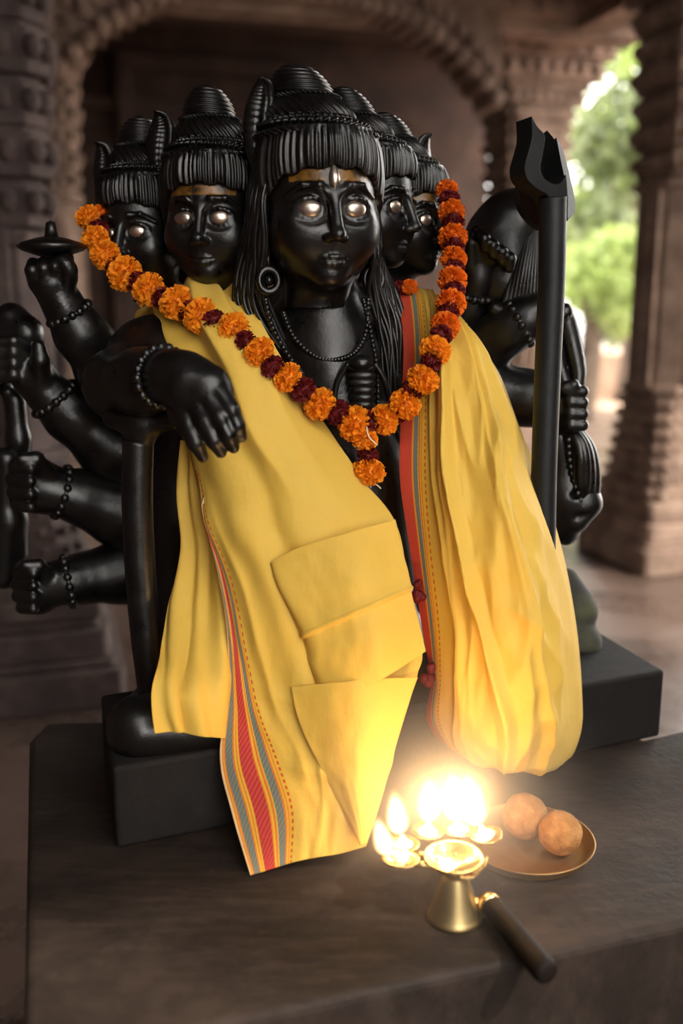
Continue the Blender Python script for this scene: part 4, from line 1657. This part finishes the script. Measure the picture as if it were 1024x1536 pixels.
CEIL = 3.62
mb = MB()
mb.box((1.0, 12, -0.05), (60, 60, 0.1), ROT)
fl_o = mb.build('floor', M_FLOOR, None, False)
tag(fl_o, kind='structure')
mb = MB()
mb.box((-0.6, 4.6, CEIL + 0.2), (7.0, 10.5, 0.3), ROT)
for i in range(7):
    mb.box((-0.6 - 0.29 * (i - 2) * 1.4, 1.6 + (i - 0.5) * 1.35, CEIL + 0.0), (7.0, 0.22, 0.12), ROT)
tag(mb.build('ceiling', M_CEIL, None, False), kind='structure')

mb = MB()
mb.box((-2.3, 3.0, 1.9), (0.3, 13.8, 3.9), ROT)  # unseen wall, added to keep daylight off the left side
tag(mb.build('wall_left_added', M_WALL, None, False), kind='structure')

# back wall with stepped panels
mb = MB()
BW = Vector((-1.9, 8.6, 0))
c = BW + FDR * 0.35
mb.box((c.x, c.y, 1.9), (6.0, 0.3, 3.8), ROT)
for cx_, cz_, wx_, wz_ in ((-1.0, 3.38, 1.75, 0.12), (-1.82, 2.9, 0.12, 1.0), (-0.18, 2.9, 0.12, 1.0), (-1.0, 2.5, 1.75, 0.1)):
    c = BW - BDR * 0.2 + FDR * (cx_ - BW.x)
    mb.box((c.x, c.y, cz_), (wx_, 0.14, wz_), ROT)
for z0, z1, d in ((0.0, 0.5, 0.10), (2.55, 2.7, 0.12), (3.0, 3.1, 0.08)):
    c = BW - BDR * (0.15 + d / 2)
    mb.box((c.x, c.y, (z0 + z1) / 2), (5.2, d, z1 - z0), ROT)
for i in range(5):
    c = BW - BDR * 0.19 + FDR * (-2.2 + i * 1.1)
    mb.box((c.x, c.y, 1.5), (0.16, 0.08, 2.1), ROT)
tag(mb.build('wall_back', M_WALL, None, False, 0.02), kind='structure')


def octo(c, s, ch):
    h = s / 2
    pts = [(-h + ch, -h), (h - ch, -h), (h, -h + ch), (h, h - ch), (h - ch, h), (-h + ch, h), (-h, h - ch), (-h, -h + ch)]
    c = Vector((c[0], c[1], 0))
    return [(c + FDR * a + BDR * b).to_2d() for a, b in pts]


def carve_ring(mb, c, s, z, r, n):
    """row of carved knobs round a square pillar"""
    c = Vector((c[0], c[1], 0))
    for side in range(4):
        a, b = [(FDR, BDR), (BDR, -FDR), (-FDR, -BDR), (-BDR, FDR)][side]
        for i in range(n):
            p = c + a * (s / 2) + b * ((i + 0.5) / n - 0.5) * s
            mb.ball((p.x, p.y, z), (r, r, r * 1.15), 8, 6)


def pillar(name, label, c, s, mat, levels, capital=True, top=CEIL):
    """levels: dict of z limits"""
    root = empty(name, (c[0], c[1], 0))
    tag(root, label, 'pillar', 'carved pillars of the temple hall', 'thing')
    zb1 = levels['base']
    zs0 = levels['flare']
    zs1 = levels['shaft']
    b = MB()
    steps = [(0.0, 0.36, 1.70), (0.36, 0.44, 1.60), (0.44, 0.70, 1.52), (0.70, 0.80, 1.40), (0.80, 1.0, 1.46)]
    for a0, a1, w in steps:
        b.prism(octo(c, s * w, 0.02), zb1 * a0, zb1 * a1)
    b.build('base', mat, root, False, 0.012)
    # flaring carved foot
    b = MB()
    nst = 7
    for i in range(nst):
        t0, t1 = i / nst, (i + 1) / nst
        w = 1.38 - 0.34 * (t0 ** 0.6)
        z0, z1 = zb1 + (zs0 - zb1) * t0, zb1 + (zs0 - zb1) * t1
        b.prism(octo(c, s * w, s * 0.16), z0, z1 - 0.015)
        b.prism(octo(c, s * (w - 0.04), s * 0.16), z1 - 0.016, z1 + 0.001)
        carve_ring(b, c, s * w * 0.97, (z0 + z1) / 2, (z1 - z0) * 0.26, 7)
    b.build('carved_foot', mat, root, False, 0.008)
    # fluted shaft
    b = MB()
    b.prism(octo(c, s, s * 0.2), zs0, zs1)
    cc = Vector((c[0], c[1], 0))
    for side in range(4):
        a_, b_ = [(FDR, BDR), (BDR, -FDR), (-FDR, -BDR), (-BDR, FDR)][side]
        for i in range(3):
            p = cc + a_ * (s / 2) + b_ * (i - 1) * s * 0.19
            ang = ROT + (0 if side % 2 == 0 else math.pi / 2)
            b.box((p.x, p.y, (zs0 + zs1) / 2), (s * 0.16, s * 0.10, (zs1 - zs0) * 0.985), ang)
    for z in (zs0 + 0.03, zs1 - 0.04):
        b.prism(octo(c, s * 1.12, s * 0.2), z - 0.025, z + 0.025)
    b.build('shaft', mat, root, False, 0.008)
    # banded upper part and capital
    b = MB()
    zt = levels['cap']
    nb = 6
    for i in range(nb):
        z0 = zs1 + (zt - zs1) * i / nb
        z1 = zs1 + (zt - zs1) * (i + 1) / nb
        w = 1.05 + 0.05 * (i % 2) + 0.02 * i
        b.prism(octo(c, s * w, s * 0.14), z0, z1 - 0.02)
        b.prism(octo(c, s * (w - 0.07), s * 0.14), z1 - 0.021, z1 + 0.001)
        carve_ring(b, c, s * w * 0.98, (z0 + z1) / 2, (z1 - z0) * 0.22, 6)
    b.build('carved_band', mat, root, False, 0.008)
    b = MB()
    hs = top - zt
    for a0, a1, w in ((0, 0.25, 1.35), (0.25, 0.38, 1.5), (0.38, 0.72, 1.75), (0.72, 1.0, 2.05)):
        b.prism(octo(c, s * w, 0.02), zt + hs * a0, zt + hs * a1)
        carve_ring(b, c, s * w * 0.99, zt + hs * (a0 + a1) / 2, hs * (a1 - a0) * 0.32, 7)
    b.build('capital', mat, root, False, 0.01)
    return root


pillar('pillar', 'pale brown carved pillar with stepped base next to the bright garden opening', (1.92, 5.66), 0.44, M_PILLAR, dict(base=0.40, flare=0.98, shaft=2.15, cap=3.05))
pillar('pillar', 'brown carved pillar with wide capital behind the trident', (1.36, 7.6), 0.44, M_PILLAR, dict(base=0.4, flare=0.95, shaft=2.25, cap=2.85), top=3.25)
pillar('pillar', 'distant pale pillar seen between the outer head and the trident', (1.10, 10.2), 0.40, M_PILLAR, dict(base=0.4, flare=0.9, shaft=2.4, cap=2.9), top=3.3)
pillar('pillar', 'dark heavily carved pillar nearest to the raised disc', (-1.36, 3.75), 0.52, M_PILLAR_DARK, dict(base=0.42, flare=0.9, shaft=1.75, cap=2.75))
pillar('pillar', 'dim brown pillar standing behind the dark carved pillar and the disc', (-1.72, 5.9), 0.38, M_PILLAR, dict(base=0.4, flare=0.95, shaft=2.1, cap=2.8))

# lintels on top of the pillars, with stepped soffits
def beam(name, a, b, z0, z1, w, mat):
    a, b = Vector(a), Vector(b)
    d = (b - a)
    L = d.length
    ang = math.atan2(d.y, d.x)
    m = (a + b) / 2
    mb = MB()
    mb.box((m.x, m.y, (z0 + z1) / 2), (L, w, z1 - z0), ang)
    mb.box((m.x, m.y, z0 - 0.04), (L, w * 0.7, 0.1), ang)
    n = int(L / 0.16)
    nrm = Vector((-d.y, d.x, 0)).normalized()
    for i in range(n):
        for s in (-1, 1):
            p = a + d * ((i + 0.5) / n)
            p = p + nrm * s * w / 2
            mb.box((p.x, p.y, z0 + (z1 - z0) * 0.35), (0.09, 0.06, (z1 - z0) * 0.5), ang)
    o = mb.build(name, mat, None, False, 0.01)
    tag(o, kind='structure')
    return o


beam('trim_1', (1.36, 7.6, 0), (2.05, 5.0, 0), 3.25, CEIL + 0.05, 0.36, M_PILLAR)
beam('trim_2', (-1.72, 5.9, 0), (1.92, 6.9, 0), 3.22, CEIL + 0.05, 0.34, M_PILLAR)
beam('trim_3', (-1.0, 9.2, 0), (1.9, 10.4, 0), 3.2, CEIL + 0.05, 0.34, M_PILLAR)

# scalloped arch between the middle pillars
mb = MB()
a, b = Vector((-1.60, 5.75, 0)), Vector((0.95, 6.55, 0))
d = b - a
ang = math.atan2(d.y, d.x)
nrm = Vector((-d.y, d.x, 0)).normalized()
N = 34
for i in range(N):
    t = (i + 0.5) / N
    p = a + d * t
    e = abs(2 * t - 1)
    zlow = 3.20 - 0.55 * e**3.0
    zlow2 = zlow - 0.05 * abs(math.sin(t * math.pi * 17))
    mb.box((p.x, p.y, (zlow2 + 3.4) / 2), (d.length / N * 1.04, 0.22, 3.4 - zlow2), ang)
    q = p - nrm * 0.12
    mb.ball((q.x, q.y, zlow + 0.02), (0.055, 0.05, 0.06), 8, 6)
    mb.box((q.x, q.y, zlow + 0.16), (d.length / N * 0.7, 0.05, 0.09), ang)
tag(mb.build('trim_4', M_PILLAR, None, False), kind='structure')

# ------------------------------------------------------------------ garden outside
mb = MB()
mb.box((9.2, 16.0, 0.005), (12, 30, 0.02), ROT)
tag(mb.build('ground', M_GROUND, None, False), kind='structure')
mb = MB()
mb.box((5.9, 15.8, 0.35), (5.5, 0.35, 0.7), ROT)
tag(mb.build('garden_wall', M_GROUND, None, False, 0.02), 'low sandy boundary wall across the garden behind the pillars', 'wall')


def tree(c, h, blobs, n, size, mat, label, seed):
    r_ = np.random.default_rng(seed)
    root = empty('tree', (c[0], c[1], 0))
    tag(root, label, 'tree', 'trees in the garden outside')
    mb = MB()
    mb.tube(smooth_path([(c[0], c[1], 0), (c[0] + 0.1, c[1], h * 0.35), (c[0] - 0.05, c[1] + 0.1, h * 0.7)], 12), [0.16 - 0.008 * i for i in range(12)], 10)
    for bx, by, bz, br_ in blobs:
        mb.tube([(c[0], c[1], h * 0.3), (c[0] + bx * 0.6, c[1] + by * 0.6, bz * 0.75), (c[0] + bx, c[1] + by, bz)], [0.07, 0.05, 0.02], 7)
    mb.build('trunk', M_BARK, root)
    V_, F_ = [], []
    per = n // len(blobs)
    for bx, by, bz, br_ in blobs:
        for _ in range(per):
            d = r_.normal(size=3)
            d /= np.linalg.norm(d)
            p = np.array([c[0] + bx, c[1] + by, bz]) + d * br_ * (r_.random()**0.4) * np.array([1, 1, 0.8])
            u = r_.normal(size=3)
            u /= np.linalg.norm(u)
            w = np.cross(u, d)
            w /= max(np.linalg.norm(w), 1e-6)
            nn_ = np.cross(u, w)
            s = size * r_.uniform(0.7, 1.3)
            b0 = len(V_)
            V_ += [p - u * s, p + w * s * 0.42 + nn_ * s * 0.12, p + u * s, p - w * s * 0.42 + nn_ * s * 0.12]
            F_ += [(b0, b0 + 1, b0 + 2), (b0, b0 + 2, b0 + 3)]
    o = link('foliage', pyd('foliage', V_, F_), mat, root, False)
    return root


tree((4.2, 14.6), 5.0, [(0, 0, 4.2, 1.1), (0.5, 0.3, 3.3, 1.0), (-0.6, 0.2, 2.6, 0.8), (-0.1, -0.1, 5.0, 0.9), (-0.5, 0, 3.7, 0.7)], 4000, 0.11, M_LEAF, 'leafy green tree right behind the garden opening', 1)
tree((3.1, 12.6), 2.6, [(0, 0, 1.8, 0.55), (0.4, 0.1, 1.4, 0.5), (0.35, 0.0, 2.1, 0.4)], 1800, 0.08, M_LEAF2, 'bright yellow-green bush-like tree low in the garden opening', 2)
tree((6.2, 20), 6.0, [(0, 0, 3.6, 1.6), (1.2, 0, 2.8, 1.5), (-1.5, 0, 2.6, 1.5), (-0.4, 0, 1.5, 1.3), (1.5, 0, 1.4, 1.2)], 6000, 0.15, M_LEAF, 'hazy far tree at the back of the garden', 3)
tree((3.45, 11.2), 4.6, [(0.1, 0, 3.65, 0.35), (-0.1, 0, 4.1, 0.5), (0.2, 0, 3.3, 0.25)], 900, 0.08, M_LEAF2, 'slender light green tree whose crown hangs under the roof edge', 4)

# ------------------------------------------------------------------ light
# two unseen walls added to shape the daylight, gaps placed for the highlights
mb = MB()
def wall_with_gaps(mb, y, x0, x1, gaps, z1):
    xs = x0
    for g0, g1, s0, s1 in gaps:
        mb.box(((xs + g0) / 2, y, z1 / 2), (g0 - xs, 0.3, z1))
        mb.box(((g0 + g1) / 2, y, s0 / 2), (g1 - g0, 0.3, s0))
        mb.box(((g0 + g1) / 2, y, (s1 + z1) / 2), (g1 - g0, 0.3, z1 - s1))
        xs = g1
    mb.box(((xs + x1) / 2, y, z1 / 2), (x1 - xs, 0.3, z1))
wall_with_gaps(mb, -1.9, -3.6, 4.6, [(-0.5, -0.15, 1.7, 2.9), (0.3, 2.2, 1.0, 3.3)], 3.7)
tag(mb.build('wall_front_added', M_CEIL, None, False), kind='structure')
mb = MB()
mb.box((3.3, 0.5, 1.85), (0.3, 4.6, 3.7), 0)  # unseen, added to limit the daylight from the right
tag(mb.build('wall_right_added', M_CEIL, None, False), kind='structure')

w = bpy.data.worlds.new('world')
sc.world = w
w.use_nodes = True
bg = w.node_tree.nodes['Background']
bg.inputs['Color'].default_value = (1.0, 0.96, 0.90, 1)
bg.inputs['Strength'].default_value = 8.6

sd = bpy.data.lights.new('sun', 'SUN')
sd.energy = 4.0
sd.angle = math.radians(1.5)
sd.color = (1.0, 0.9, 0.74)
so = bpy.data.objects.new('sun', sd)
COL.objects.link(so)
so.rotation_euler = Vector((0.55, -0.35, 0.76)).to_track_quat('Z', 'Y').to_euler()

vsx = sc.view_settings
vsx.view_transform = 'Standard'
vsx.look = 'None'
vsx.exposure = 0.0
vsx.gamma = 1.0
vsx.use_curve_mapping = False
sc.cycles.use_denoising = True
sc.cycles.max_bounces = 8
sc.cycles.volume_bounces = 0
sc.cycles.sample_clamp_indirect = 4.0
